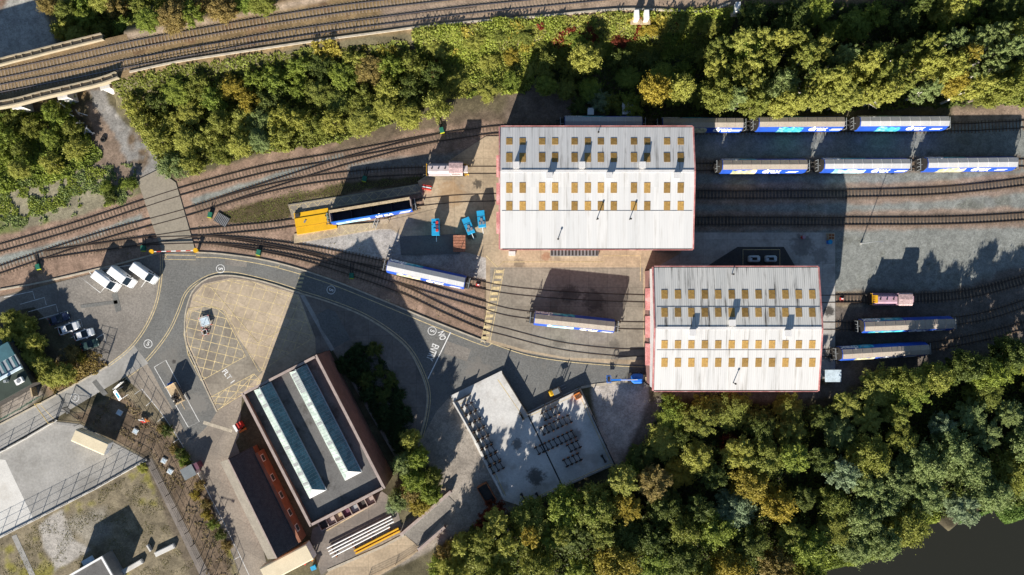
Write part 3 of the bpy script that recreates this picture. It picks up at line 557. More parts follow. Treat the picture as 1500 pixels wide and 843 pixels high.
slab('asphalt_patch', [(655, 500), (690, 512), (684, 530), (650, 518)], 0.049, 'asphalt_old'); slab('asphalt_patch', [(330, 380), (362, 384), (361, 392), (329, 388)], 0.049, 'asphalt_old')
# ------------------------------------------------------------------ railway tracks
slp = MB(); slp.prism([(-0.125, -1.28), (0.125, -1.28), (0.125, 1.28), (-0.125, 1.28)], -0.1, 0.0); slp_o = slp.build('sleeper', M['sleeper_wood']); slp_me = slp_o.data; bpy.data.objects.remove(slp_o)
slc_me = slp_me.copy(); slc_me.materials.clear(); slc_me.materials.append(M['sleeper_concrete'])
track_n = [0]
def track(label, pts, z=0.0, skip=(), conc=False, space=0.72, group=None, top='rail', vis=(0, 1500)):
    i = track_n[0]; track_n[0] += 1
    w = wpts(pts, z); zs = 0.03 + 0.004 * (i % 9)
    mid = w[len(w) // 2]
    t = thing('railway_track', label, 'track', (mid.x, mid.y, z), 0, group)
    loc = [Vector((p.x - mid.x, p.y - mid.y, 0)) for p in w]
    for s in (-1, 1):
        b = MB(); ribbon(b, loc, zs - 0.01, 0.15, s * 0.753, 0.13)
        if conc: ribbon(b, loc, zs + 0.121, 0.07, s * 0.753)
        b.M = [0] * len(b.F)
        if conc:
            k = len(loc) - 1; b.M[-k:] = [1] * k
        b.build('rail', [M['rail'], M['rail_bright']] if conc else M['rail'], t)
    # sleepers
    spots = []; acc = 0; step = space
    for a, c in zip(loc, loc[1:]):
        L = (c - a).length; dd = (c - a) / max(L, 1e-6)
        while acc < L:
            q = a + dd * acc; wx = (q.x + mid.x) * 7 / (1 - z / ALT) + 750; wy = 421.5 - (q.y + mid.y) * 7 / (1 - z / ALT)
            if vis[0] - 5 < wx < vis[1] + 5 and -5 < wy < 850 and not any(a0 <= wx <= a1 for a0, a1 in skip): spots.append((q, math.atan2(dd.y, dd.x), wx, wy))
            acc += step
        acc -= L
    me = slc_me if conc else slp_me
    order = sorted(range(len(spots)), key=lambda k: (spots[k][2] - 750) ** 2 + (spots[k][3] - 421) ** 2) if len(spots) > 100 else range(len(spots))
    order = list(order)
    for k in order[:100]:
        q, a, _, _ = spots[k]
        linkmesh('sleeper', me, t, (q.x, q.y, zs), a + rng.uniform(-.03, .03))
    if len(order) > 100:
        b = MB()
        for k in order[100:]:
            q, a, _, _ = spots[k]; b.box(q.x, q.y, zs - 0.05, 0.25, 2.56, 0.1, a)
        tag(b.build('sleepers', M['sleeper_concrete'] if conc else M['sleeper_wood'], t), kind='stuff')
    return t
E5 = EMB_H
track('upper main line track on grey sleepers along the top edge', [(-80, 124), (0, 109.5), (100, 88), (187, 68), (300, 47), (400, 29.5), (500, 14), (600, 2), (700, -9), (800, -18)], E5 + 0.02, conc=True, group='main line tracks')
track('lower main line track beside the pale cable trough', [(-80, 147), (0, 130.5), (100, 111), (187, 93.5), (300, 72.5), (400, 54), (500, 39), (580, 28.5), (680, 16), (780, 6), (880, -4), (960, -13)], E5 + 0.02, conc=True, group='main line tracks')
YT = 'yard tracks'
track('curving yard track passing north of the large shed', [(-40, 374), (0, 364), (107, 333), (210, 299), (258, 283.5), (330, 263), (400, 246), (480, 232), (550, 219), (620, 206), (680, 196.5), (735, 190), (800, 188.5), (1100, 189), (1393, 187), (1450, 185), (1530, 181)], skip=((203, 282),), group=YT)
track('track from the left edge to the pale shunter', [(-40, 409), (0, 396), (67, 373), (140, 349), (213, 328), (270, 312.5), (330, 294), (380, 280), (440, 267), (505, 258), (560, 253), (640, 250), (740, 249.5)], skip=((203, 284), (708, 760)), group=YT)
track('connecting curve rising to the northern yard track', [(310, 300), (345, 288), (400, 270), (450, 254), (500, 238.5), (550, 225), (600, 212), (640, 203)], group=YT)
track('track running onto the yellow platform', [(67, 374), (140, 363), (224, 351), (282, 342.5), (350, 336), (400, 331), (480, 319.5), (560, 305), (615, 297), (670, 291.5), (740, 289)], skip=((203, 290), (420, 760)), group=YT)
track('track curving to the lone white roofed wagon', [(140, 364), (200, 355), (282, 351.5), (340, 353), (400, 359), (460, 367.5), (520, 379), (568, 389.5), (640, 404.5), (690, 415), (740, 424.5), (792, 430), (870, 435), (952, 438)], skip=((203, 290), (709, 960)), group=YT)
track('middle track of the fan onto the apron', [(300, 352), (340, 355), (400, 364), (460, 376), (520, 391), (590, 412), (650, 430), (707, 447), (740, 456.5), (775, 462), (850, 471.5), (908, 476.5), (952, 477.5)], skip=((709, 960),), group=YT)
track('lowest track of the fan beside the yard road', [(320, 353.5), (400, 367), (460, 381), (520, 400), (590, 425), (650, 453), (703, 476), (740, 486.5), (820, 506.5), (900, 516), (952, 516.5)], skip=((706, 960),), group=YT)
track('track under the second wagon row east of the large shed', [(995, 245), (1060, 244.5), (1200, 243), (1350, 241), (1530, 239)], group=YT)
track('third eastern track, empty, curving up to the right', [(995, 285), (1100, 285), (1247, 284), (1367, 280.5), (1450, 273), (1530, 263)], group=YT)
track('fourth eastern track, empty, above the grey gravel', [(995, 324), (1100, 323.5), (1241, 324.5), (1367, 324), (1450, 321), (1530, 315.5)], group=YT)
track('track under the pink shunter', [(1160, 438), (1260, 438), (1330, 437), (1400, 433), (1450, 424), (1500, 410), (1540, 397)], skip=((1100, 1224),), group=YT)
track('track under the upper of the two dappled wagons', [(1160, 477.5), (1262, 477.5), (1330, 475), (1400, 470), (1450, 461), (1500, 445), (1540, 430)], skip=((1100, 1224),), group=YT)
track('track under the lowest wagon by the wood', [(1160, 518), (1228, 517), (1300, 513), (1363, 507), (1430, 495), (1500, 477), (1540, 464)], skip=((1100, 1224),), group=YT)
# cable trough and lineside fence on the bank
tr = MB(); ribbon(tr, wpts([(190, 106), (260, 91), (330, 80), (400, 69.5), (480, 58), (560, 47.5), (620, 39.5), (690, 32.5), (780, 25.5), (870, 17), (930, 14), (1010, 17), (1040, 16), (1070, 5)], E5), E5, 0.38, h=0.25)
tag(tr.build('cable_trough', M['kerb']), 'pale concrete cable trough along the main line', 'cable trough')
f = thing('lineside_fence', 'low dark post and wire fence beside the pale cable trough', 'fence', P(480, 56, E5))
fp = wpts([(175, 106), (260, 87.5), (330, 76), (400, 65.5), (480, 54), (560, 43.5), (620, 36), (690, 29)], E5)
o0 = P(480, 56, E5); rel = [Vector((p.x - o0.x, p.y - o0.y, 0)) for p in fp]
b = MB()
for h in (0.5, 1.0): ribbon(b, rel, h, 0.05, 0, 0.05)
b.build('wire', M['steel_dark'], f)
for p in rel[::4]:
    bb = MB(); bb.box(p.x, p.y, 0.6, 0.1, 0.1, 1.2); bb.build('post', M['steel_dark'], f)
# ------------------------------------------------------------------ rail bridge at the upper left
br = thing('rail_bridge', 'steel girder railway bridge carrying the main line over the lane', 'bridge', P(60, 110, 0))
ob = P(60, 110, 0)
def L3(px, py, z): p = P(px, py, z); return Vector((p.x - ob.x, p.y - ob.y, z))
dk = MB(); pts = [(-140, 145), (0, 100), (60, 80), (150, 58), (185, 50), (205, 106), (165, 116), (110, 128), (0, 155), (-140, 185)]
dk.prism([tuple(L3(a, c, E5))[:2] for a, c in pts], E5 - 0.9, E5 + 0.015); dk.build('deck', M['ground_ballast'] if 'ground_ballast' in M else mm('ground_ballast', (0.215, 0.15, 0.08), 0.95, 0.2, 0.4, 0.35, 5, bump=0.6), br)
for pts in ([(-140, 172), (0, 153.5), (60, 139.5), (110, 128), (150, 118), (172, 110)], [(-140, 132), (0, 91.5), (40, 81.5), (85, 70), (150, 54)]):
    w = [L3(a, c, E5 + .6) for a, c in spline(pts)]
    g = MB(); ribbon(g, w, E5 - 0.6, 0.08, 0.55, 1.5); ribbon(g, w, E5 - 0.6, 0.08, -0.55, 1.5); ribbon(g, w, E5 + 0.45, 1.0, 0, 0.08); ribbon(g, w, E5 + 0.86, 0.28, -0.55, 0.08); ribbon(g, w, E5 + 0.86, 0.28, 0.55, 0.08)
    go_ = g.build('girder', M['girder'], br)
    for a, c in zip(w[::2], w[1::2]):
        dd = (c - a); s = MB(); s.box(a.x, a.y, E5 + 0.66, 0.12, 1.0, 0.34, math.atan2(dd.y, dd.x)); s.build('stiffener', M['girder'], go_)
for px, py, a in ((25, 150, 1), (92, 136, 1), (154, 122, 1), (20, 95, -1), (90, 74, -1)):
    p = L3(px, py, 3.5); s = MB(); s.box(p.x, p.y, 1.9, 1.6, 2.4, 3.8, 0.25); s.box(p.x, p.y, 3.9, 2.0, 2.8, 0.25, 0.25); s.build('pier', M['concrete_pale'] if a > 0 else M['concrete_grey'], br)
s = MB(); a, c = L3(160, 116, 2), L3(182, 133, 0); s.prism([(a.x - .4, a.y), (c.x - .4, c.y), (c.x + 2.2, c.y + 1.5), (a.x + 2.5, a.y + 1)], -0.1, 2.6); s.build('wing_wall', M['stone_pink'], br)
s = MB(); a, c = L3(150, 62, 2), L3(168, 112, 0); s.prism([(a.x, a.y), (c.x, c.y), (c.x + 1, c.y), (a.x + 1, a.y)], -0.1, E5 - 0.1); s.build('abutment', M['stone_pink'], br)
# ------------------------------------------------------------------ the two sheds
def shed(name, label, gx0, gx1, gy0, gy1, eave, ridge_px, ridge_h, cols, rows, vents, mats, flues, seams, doors_w):
    x0, x1 = (gx0 - 750) / 7, (gx1 - 750) / 7; y1, y0 = (421.5 - gy0) / 7, (421.5 - gy1) / 7     # y1 = north
    ry = P(0, ridge_px, ridge_h).y; cx, cy = (x0 + x1) / 2, (y0 + y1) / 2
    t = thing(name, label, 'shed', (cx, cy, 0))
    hx = (x1 - x0) / 2; a0, a1, r = y0 - cy, y1 - cy, ry - cy
    def rz(y): return eave + (ridge_h - eave) * ((y - a0) / (r - a0) if y < r else (a1 - y) / (a1 - r))
    th = 0.35
    for (ya, yb) in ((a0, a1), (a1, a0)):
        b = MB(); b.box(0, ya + (0.15 if ya < 0 else -0.15), eave / 2, 2 * hx - 0.02, 0.3, eave - 0.02); b.build('wall', M['red_wall'], t)
    for s in (-1, 1):
        b = MB(); x = s * (hx - 0.16)
        lo = 5.2
        b.loft([[(x - .15, a0 + .02, 0), (x - .15, a0 + .02, lo), (x - .15, a1 - .02, lo), (x - .15, a1 - .02, 0)], [(x + .15, a0 + .02, 0), (x + .15, a0 + .02, lo), (x + .15, a1 - .02, lo), (x + .15, a1 - .02, 0)]])
        wl = b.build('wall', M['red_wall'], t)
        b = MB(); u = x + s * 0.03
        b.loft([[(u - .15, a0 + .02, lo), (u - .15, a0 + .02, eave - .05), (u - .15, r, ridge_h - .05), (u - .15, a1 - .02, eave - .05), (u - .15, a1 - .02, lo)], [(u + .15, a0 + .02, lo), (u + .15, a0 + .02, eave - .05), (u + .15, r, ridge_h - .05), (u + .15, a1 - .02, eave - .05), (u + .15, a1 - .02, lo)]])
        b.build('cladding', M['pale_clad'], t)
        for dy in doors_w[0 if s < 0 else 1]:
            y = (421.5 - dy) / 7 - cy; d_ = MB(); d_.box(s * (hx + 0.08), y, 2.4, 0.1, 4.0, 4.8); dr = d_.build('roller_door', M['steel_dark'], t)
            h_ = MB(); h_.loft([[(s * hx, y - 2.2, 4.9), (s * (hx + 0.9), y - 2.2, 4.9), (s * hx, y - 2.2, 5.6)], [(s * hx, y + 2.2, 4.9), (s * (hx + 0.9), y + 2.2, 4.9), (s * hx, y + 2.2, 5.6)]]); h_.build('hood', M['red_trim'], dr)
    for k, (ya, yb) in enumerate(((r, a1 + 0.15), (a0 - 0.15, r))):
        b = MB(); za, zb = (ridge_h, eave - 0.02) if k == 0 else (eave - 0.02, ridge_h)
        b.loft([[(-hx, ya, za - .12), (-hx, ya, za), (-hx, yb, zb), (-hx, yb, zb - .12)], [(hx, ya, za - .12), (hx, ya, za), (hx, yb, zb), (hx, yb, zb - .12)]])
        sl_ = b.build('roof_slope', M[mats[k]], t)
    b = MB(); b.box(0, r, ridge_h + 0.03, 2 * hx - .4, 0.5, 0.06); b.build('ridge_cap', M['pale_clad'], t)
    for s in (-1, 1):
        b = MB(); x = s * (hx + 0.12)
        for (ya, za, yb, zb) in ((a0 - .3, eave, r, ridge_h), (r, ridge_h, a1 + .3, eave)):
            b.loft([[(x - .2, ya, za - .5), (x + .05, ya, za - .5), (x + .05, ya, za + .08), (x - .2, ya, za + .08)], [(x - .2, yb, zb - .5), (x + .05, yb, zb - .5), (x + .05, yb, zb + .08), (x - .2, yb, zb + .08)]])
        b.build('bargeboard', M['red_trim'], t)
    for s, y in ((-1, a0), (1, a1)):
        b = MB(); b.box(0, y + s * 0.42, eave - 0.12, 2 * hx - .1, 0.16, 0.26); b.build('gutter', M['red_trim'], t)
        b = MB(); b.box(0, y + s * 0.23, eave - 0.08, 2 * hx - .8, 0.22, 0.06); b.build('gutter_trough', M['steel_dark'], t)
    def roofpt(px, py):
        z = eave
        for _ in range(8): w = P(px, py, z); z = rz(w.y - cy)
        return w.x - cx, w.y - cy, z
    for (py, hpx) in rows:
        for px in cols:
            x, y, z = roofpt(px, py); k = ridge_h - eave
            sl = k / (a1 - r) if y > r else k / (r - a0); sg = -1 if y > r else 1
            b = MB(); b.box(0, 0, 0, 1.22, hpx / 7 * 0.93, 0.05, 0, math.atan(sl) * sg); b.build('skylight', M['skylight'], t, loc=(x, y, z + 0.035))
    for (px, py) in vents:
        x, y, z = roofpt(px, py); b = MB(); b.box(0, 0, 0.2, 0.95, 0.95, 1.1)
        v = b.build('roof_vent', M['pale_clad'], t, loc=(x, y, z)); c = MB(); c.prism([(-.62, -.62), (.62, -.62), (.62, .62), (-.62, .62)], 0.74, 0.92); c.build('vent_cowl', M['pale_clad'], v)
    for (px, py, h) in flues:
        x, y, z = roofpt(px, py); b = MB(); b.cyl((0, 0, -.2), (0, 0, h), 0.09); b.cyl((0, 0, h), (0, 0, h + .15), 0.2); b.build('flue_pipe', M['steel_dark'], t, loc=(x, y, z))
    for py in seams:
        x, y, z = roofpt(870 if gx0 < 900 else 1075, py); k = ridge_h - eave; sl = k / (a1 - r) if y > r else -k / (r - a0)
        b = MB(); b.box(0, y, z + 0.02, 2 * hx - .6, 0.09, 0.05); b.build('roof_seam', M['steel_grey'], t)
    return t
cols1 = [746, 765.5, 794, 813, 841.5, 861, 880, 899, 928.5, 948, 977, 997]
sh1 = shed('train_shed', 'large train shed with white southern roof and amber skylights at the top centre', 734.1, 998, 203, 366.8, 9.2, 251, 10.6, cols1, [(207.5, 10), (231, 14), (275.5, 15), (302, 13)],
     [(756, 243), (852, 243), (940, 243), (804.5, 258.5), (891.5, 258.5), (990, 258.5)], ('roof_north', 'roof_south'), [(876, 195, 0.8), (874, 322, 1.7), (922, 322, 1.7), (817, 351, 1.0)], [309], ([250, 289, 330], [245, 285, 324]))
cols2 = [973.3 + 19.67 * k for k in range(12)]
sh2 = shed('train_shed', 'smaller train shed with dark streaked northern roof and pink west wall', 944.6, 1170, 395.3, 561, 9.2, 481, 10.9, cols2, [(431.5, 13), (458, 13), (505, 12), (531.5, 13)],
     [(1013, 487), (1071, 473), (1152, 488)], ('roof_north2', 'roof_south2'), [(1072, 402, 1.0), (1074, 561, 1.4)], [450, 513], ([438, 477, 516], [438, 477.5, 518]))
# small fittings against the south wall of the large shed
b = MB(); b.box(0, 0, 0.25, 10.0, 1.6, 0.5); o = thing('loading_platform', 'grey grated loading platform against the south wall of the large shed', 'platform', P(841, 370, 0) + Vector((0, 0, .1)))
b.build('base', M['steel_grey'], o)
for k in range(14): bb = MB(); bb.box(-4.7 + k * 0.72, 0, 0.53, 0.35, 1.4, 0.06); bb.build('grate', M['steel_dark'], o)
o = thing('wall_unit', 'small white cabinet by the south west corner of the large shed', 'cabinet', P(750, 372, 0)); b = MB(); b.box(0, 0, 0.7, 1.3, 0.8, 1.4); b.build('cabinet', M['white'], o); b = MB(); b.box(0, 0, 1.43, 1.4, 0.9, 0.06); b.build('lid', M['pale_clad'], o)
# ------------------------------------------------------------------ brick office building with two roof lights
def frame(axis_px):                                      # local frame: +x along axis
    return ang(axis_px)
bN, bW, bS, bE = P(463, 519, 9.5), P(353.5, 577, 9.5), P(455, 774, 9.5), P(563.5, 714, 9.5)
bc = (bN + bW + bS + bE) / 4; rz_ = math.atan2((bE - bN).y, (bE - bN).x)
brk = thing('brick_building', 'flat roofed red brick building with two long glazed roof lights', 'building', (bc.x, bc.y, 0), rz_)
R_ = Matrix.Rotation(-rz_, 3, 'Z')
def BL(px, py, z): v = R_ @ (P(px, py, z) - Vector((bc.x, bc.y, 0))); return v
hl = (bE - bN).length / 2; hw = (bN - bW).length / 2       # x from N/W end (-) to E/S end (+); y + towards NE side
b = MB()
for s in (-1, 1):
    b.box(0, s * (hw - 0.2), 4.7, 2 * hl, 0.4, 9.4); b.box(s * (hl - 0.2), 0, 4.7, 0.4, 2 * hw - 0.82, 9.4)
b.build('wall', M['brick'], brk)
b = MB(); b.box(0, 0, 8.3, 2 * hl - 0.9, 2 * hw - 0.9, 0.25); b.build('roof', M['felt'], brk)
for s in (-1, 1):
    b = MB(); b.box(0, s * (hw - 0.2), 9.46, 2 * hl + 0.1, 0.52, 0.12); b.build('parapet_coping', M['coping'], brk)
    b = MB(); b.box(s * (hl - 0.2), 0, 9.46, 0.5, 2 * hw - 0.6, 0.12); b.build('parapet_coping', M['coping'], brk)
for (l0, l1, r0, r1) in (((372, 571), (453, 731), (397, 560), (477, 719)), ((424, 545), (505, 705), (449, 534), (529, 692))):
    A = BL(*l0, 8.9); B_ = BL(*l1, 8.9); Cc = BL(*r0, 8.9); D_ = BL(*r1, 8.9)
    xa = (A.x + Cc.x) / 2; xb = (B_.x + D_.x) / 2; ya = (A.y + B_.y) / 2; yb = (Cc.y + D_.y) / 2; ym = (ya + yb) / 2; zb, zr = 8.9, 10.4
    rl = MB(); rl.prism([(xa, ya + .1), (xb, ya + .1), (xb, yb - .1), (xa, yb - .1)], 8.35, zb); par = rl.build('roof_light', M['pale_clad'], brk)
    hip = 1.6
    q = MB(); q.loft([[(xa, ya, zb), (xa + .3, ym, zr), (xa + .3, ym, zr - .1)], [(xb, ya, zb), (xb - hip, ym, zr), (xb - hip, ym, zr - .1)]], caps=False); q.build('glazing', M['glass_bar'], par)
    q = MB(); q.loft([[(xa, yb, zb), (xa + .3, ym, zr), (xa + .3, ym, zr - .1)], [(xb, yb, zb), (xb - hip, ym, zr), (xb - hip, ym, zr - .1)]], caps=False); q.build('glazing', M['glass_teal'], par)
    q = MB(); q.poly([(xb + .003, ya, zb), (xb - hip, ym, zr + .003), (xb + .003, yb, zb)]); q.poly([(xa - .003, ya, zb), (xa + .3, ym, zr), (xa - .003, yb, zb)]); q.build('hip', M['pale_clad'], par)
    q = MB(); q.box((xa + xb - hip) / 2, ym, zr + 0.02, xb - xa - hip, 0.18, 0.1); q.build('ridge_bar', M['galv'], par)
    q = MB(); q.box((xa + xb) / 2, yb + .06, zb - .02, xb - xa, 0.2, 0.1); q.build('edge_flashing', M['galv'], par)
    n = 34; slope = math.atan2(zr - zb, ym - ya); ln = math.hypot(zr - zb, ym - ya)
    for s, yy in ((1, (ya + ym) / 2), (-1, (yb + ym) / 2)):
        q = MB()
        for k in range(n):
            x = xa + .4 + (xb - xa - hip - .4) * k / (n - 1); q.box(x, yy, (zb + zr) / 2 + 0.02, 0.055, ln - .15, 0.05, 0, s * slope)
        q.build('glazing_bars', M['glass_bar'] if s > 0 else M['steel_grey'], par)
    for k in [0, 1, 2, 3, 4, 5, 9, 15, 21, 26] if l0[0] > 400 else [1, 4, 12, 17, 22, 25, 28]:
        q = MB(); x = xa + .9 + (xb - xa - 2.5) * k / 30; q.box(x, (ya + ym) / 2, (zb + zr) / 2 + 0.03, 0.6, ln * 0.72, 0.03, 0, slope); q.build('pane', M['steel_grey'], par)
# annexe with slate roof south west of it
sA, sB = P(335, 674, 6.2), P(405, 817, 6.2); sc_ = (sA + sB) / 2; srz = math.atan2((sB - sA).y, (sB - sA).x); sl_len = (sB - sA).length / 2
an = thing('slate_roofed_building', 'low brick building with dark slate roof beside the flat roofed one', 'building', (sc_.x, sc_.y, 0), srz)
w0, w1 = -3.3, 4.0
b = MB(); b.loft([[(-sl_len, w0 + .3, 0), (-sl_len, w0 + .3, 3.0), (-sl_len, 0, 5.95), (-sl_len, w1 - .3, 3.0), (-sl_len, w1 - .3, 0)], [(sl_len, w0 + .3, 0), (sl_len, w0 + .3, 3.0), (sl_len, 0, 5.95), (sl_len, w1 - .3, 3.0), (sl_len, w1 - .3, 0)]]); b.build('wall', M['brick_orange'], an)
for y, mt in ((w0, 'slate_lit'), (w1, 'slate')):  # one slate roof in two tones: sunlit slope pale, shaded slope dark
    b = MB(); b.loft([[(-sl_len - .2, y, 2.9), (-sl_len - .2, y, 3.05), (-sl_len - .2, 0, 6.25), (-sl_len - .2, 0, 6.1)], [(sl_len + .2, y, 2.9), (sl_len + .2, y, 3.05), (sl_len + .2, 0, 6.25), (sl_len + .2, 0, 6.1)]]); rf = b.build('roof', M[mt], an)
    if y > 0:
        c = MB(); n = 38
        for k in range(1, n): c.box(0, y * k / n, 6.25 - 3.2 * k / n + 0.03, 2 * sl_len, 0.05, 0.06)
        c.build('slate_courses', M['slate_line'], rf)
b = MB(); b.box(0, 0, 6.28, 2 * sl_len + .3, 0.25, 0.1); b.build('ridge_tile', M['coping'], an)
br_w = MB(); br_w.box(0.6, w1 + 0.35, 1.75, 2 * sl_len - 1.5, 0.6, 3.5); bw = br_w.build('annexe_wall', M['brick_orange'], an)
for x in (-8, -3.5, 0.5, 4.5, 8):
    q = MB(); q.box(x, w1 + 0.68, 2.3, 1.5, 0.08, 1.5); f_ = q.build('window_frame', M['white'], bw); g_ = MB(); g_.box(x, w1 + 0.73, 2.3, 1.2, 0.03, 1.2); g_.build('pane', M['glass_pane'], f_)
# storage bays along the south east wall of the brick building
q0, q1 = P(470, 770, 0), P(549, 729, 0); t = thing('storage_bays', 'row of small walled storage bays along the brick building', 'storage bays', (q0 + q1) / 2, math.atan2((q1 - q0).y, (q1 - q0).x)); L_ = (q1 - q0).length
b = MB(); b.box(0, -0.9, 0.5, L_, 0.15, 1.0); b.box(0, 0.9, 0.5, L_, 0.15, 1.0); b.build('wall', M['coping'], t)
for k in range(8):
    b = MB(); b.box(-L_ / 2 + L_ * k / 7, 0, 0.5, 0.15, 1.65, 0.98); b.build('divider', M['coping'], t)
for k in range(7):
    b = MB(); b.box(-L_ / 2 + L_ * (k + .5) / 7, 0, 0.35, L_ / 7 - .35, 1.3, 0.5); b.build('bin', M[('steel_dark', 'coping', 'timber_pale', 'purple_brown', 'steel_grey', 'steel_dark', 'coping')[k]], t)
b = MB(); ribbon(b, [P(479, 777), P(547, 738)], 0.0, 0.25, h=0.35); tag(b.build('low_wall', M['timber_pale']), 'low pale wall in front of the storage bays', 'wall')
# ------------------------------------------------------------------ wagons
WL = 19.0
PROF = [(-1.2, 0.95), (-1.44, 1.15), (-1.46, 2.40), (-0.93, 3.72), (0.0, 3.95), (0.93, 3.72), (1.46, 2.40), (1.44, 1.15), (1.2, 0.95)]
txt_me = textmesh('drax', 2.0, 0.01, 0.12, 0.06); txt_me.materials.append(M['white'])
def bogie(x, parent):
    b = MB(); b.box(x, 0, 0.62, 2.9, 2.0, 0.3); g = b.build('bogie', M['steel_dark'], parent)
    for dx in (-1.0, 1.0):
        w = MB()
        for s in (-1, 1): w.cyl((x + dx, s * 0.69, 0.62), (x + dx, s * 0.82, 0.62), 0.46, k=14)
        w.cyl((x + dx, -0.9, 0.62), (x + dx, 0.9, 0.62), 0.1); w.build('wheelset', M['rust'], g)
def mural(parent, mt, x0, x1, side, k):
    b = MB(); sg = side; off = 0.02
    def sp(v): return (sg * (1.46 + off - (0.53) * v), 2.40 + 1.32 * v + off * .4)
    r = random.Random(k * 7 + side)
    n = 9; top = [r.uniform(.55, .98) for _ in range(n + 1)]
    for i in range(n):
        xa, xb = x0 + (x1 - x0) * i / n, x0 + (x1 - x0) * (i + 1) / n
        b.poly([(xa, sg * (1.465 + off), 1.2), (xb, sg * (1.465 + off), 1.2), (xb, *sp(0)), (xa, *sp(0))])
        b.poly([(xa, *sp(0)), (xb, *sp(0)), (xb, *sp(top[i + 1])), (xa, *sp(top[i]))])
    b.build('mural', M[mt], parent)
def wagon(label, px0, py0, px1, py1, roof='roof_cream', murals=('mural_pale', 'mural_teal'), mx=(-5.5, 0.5), group='covered hopper wagons', opened=False, zc=2.6, flip=False):
    a, c = P(px0, py0, zc), P(px1, py1, zc); mid = (a + c) / 2; rz = math.atan2((c - a).y, (c - a).x)
    L = (c - a).length - 0.2
    t = thing('hopper_wagon', label, 'wagon', (mid.x, mid.y, 0.1), rz, group); h = L / 2
    b = MB(); b.box(0, 0, 0.85, L - 0.1, 2.3, 0.3); b.build('underframe', M['steel_dark'], t)
    bogie(-h + 2.6, t); bogie(h - 2.6, t)
    for s in (-1, 1):
        bb = MB()
        for y in (-.87, .87): bb.cyl((s * (h - .05), y, 0.98), (s * (h + .5), y, 0.98), 0.09); bb.cyl((s * (h + .5), y, 0.98), (s * (h + .58), y, 0.98), 0.23, k=12)
        bb.box(s * (h + .2), 0, 0.98, 0.5, 0.25, 0.25); bb.build('buffers', M['steel_dark'], t)
        e = MB(); e.box(s * (h - 0.55), 0, 1.25, 0.9, 2.3, 0.5); ep = e.build('end_platform', M['steel_dark'], t)
        r = MB()
        for y in (-1.1, -.4, .4, 1.1): r.cyl((s * (h - 0.15), y, 1.4), (s * (h - 0.15), y, 2.7), 0.05, k=5)
        r.box(s * (h - 0.15), 0, 2.7, 0.09, 2.3, 0.09); r.box(s * (h - 0.55), 0, 2.1, 0.8, 0.08, 0.08); r.build('end_ladder', M['galv'], ep)
    bl = h - 0.95
    if not opened:
        e = [(y * 0.93, z if z < 2.5 else 2.4 + (z - 2.4) * 0.93) for y, z in PROF]
        b = MB(); b.loft([[(-bl, y, z) for y, z in e], [(-bl + .25, y, z) for y, z in PROF], [(bl - .25, y, z) for y, z in PROF], [(bl, y, z) for y, z in e]]); b.build('body', M['blue'], t)
        for s in (-1, 1):
            q = MB(); q.loft([[(s * bl, y, z) for y, z in e], [(s * (bl + .05), y * .97, z) for y, z in e]]); q.build('end_panel', M['steel_dark'], t)
        for y0_, z0_, y1_, z1_ in ((-0.97, 3.725, 0, 3.985), (0, 3.985, 0.97, 3.725)):
            b = MB(); b.loft([[(-bl + .12, y0_, z0_), (-bl + .12, y1_, z1_), (-bl + .12, y1_, z1_ + .05), (-bl + .12, y0_, z0_ + .05)], [(bl - .12, y0_, z0_), (bl - .12, y1_, z1_), (bl - .12, y1_, z1_ + .05), (bl - .12, y0_, z0_ + .05)]]); rf = b.build('roof_panel', M[roof], t)
            q = MB(); sl = math.atan2(z1_ - z0_, y1_ - y0_)
            for k in range(1, 9): q.box(-bl + 2 * bl * k / 9, (y0_ + y1_) / 2, (z0_ + z1_) / 2 + .075, 0.05, 1.0, 0.05, 0, sl)
            q.build('seam', M['pale_clad' if roof == 'roof_white' else 'coping'], rf)
    else:
        for s in (-1, 1):
            b = MB(); b.loft([[(-bl, s * 1.2, 0.95), (-bl, s * 1.40, 1.15), (-bl, s * 1.40, 2.45), (-bl, s * 1.12, 3.6), (-bl, s * 1.0, 3.6), (-bl, s * 1.2, 2.45)], [(bl, s * 1.2, 0.95), (bl, s * 1.40, 1.15), (bl, s * 1.40, 2.45), (bl, s * 1.12, 3.6), (bl, s * 1.0, 3.6), (bl, s * 1.2, 2.45)]]); b.build('side', M['blue'], t)
            b = MB(); b.box(0, s * 1.12, 3.66, 2 * bl, 0.55 if s > 0 else 0.2, 0.12); b.build('top_rail', M['timber_pale'] if s > 0 else M['lift_blue'], t)
            b = MB(); b.box(s * bl, 0, 2.2, 0.15, 2.3, 2.6); b.build('end_panel', M['coping'], t)
        b = MB(); b.box(0, 0, 1.2, 2 * bl, 2.4, 0.2)
        for k in (-1, 0, 1): b.box(k * bl * .5, 0, 1.8, 0.12, 2.2, 1.2)
        b.build('hopper_floor', M['steel_dark'], t)
    for s in (-1, 1):
        mural(t, murals[0 if s < 0 else 1], mx[0], mx[1], s, int(px0))
        al = math.atan2(1.32, 0.53)
        me_o = linkmesh('lettering', txt_me, t); yy, zz = -s * 0, 0
        x = (mx[1] + 3.0) if s < 0 else (mx[0] - 2.4)
        x = min(max(x, -bl + 2), bl - 2)
        yv, zv = s * 1.205, 3.04
        nrm = Vector((0, s * 1.32, 0.53)).normalized()
        up = Vector((0, -s * 0.53, 1.32)).normalized(); xr = up.cross(nrm)
        me_o.matrix_local = Matrix.Translation(Vector((x, yv, zv)) + nrm * 0.05) @ Matrix((( xr.x, up.x, nrm.x), (xr.y, up.y, nrm.y), (xr.z, up.z, nrm.z))).to_4x4()
        q = MB(); xs_ = min(x + 4.2 * (1 if s < 0 else -1), bl - 1.6) if s < 0 else max(x - 4.2, -bl + 1.6)
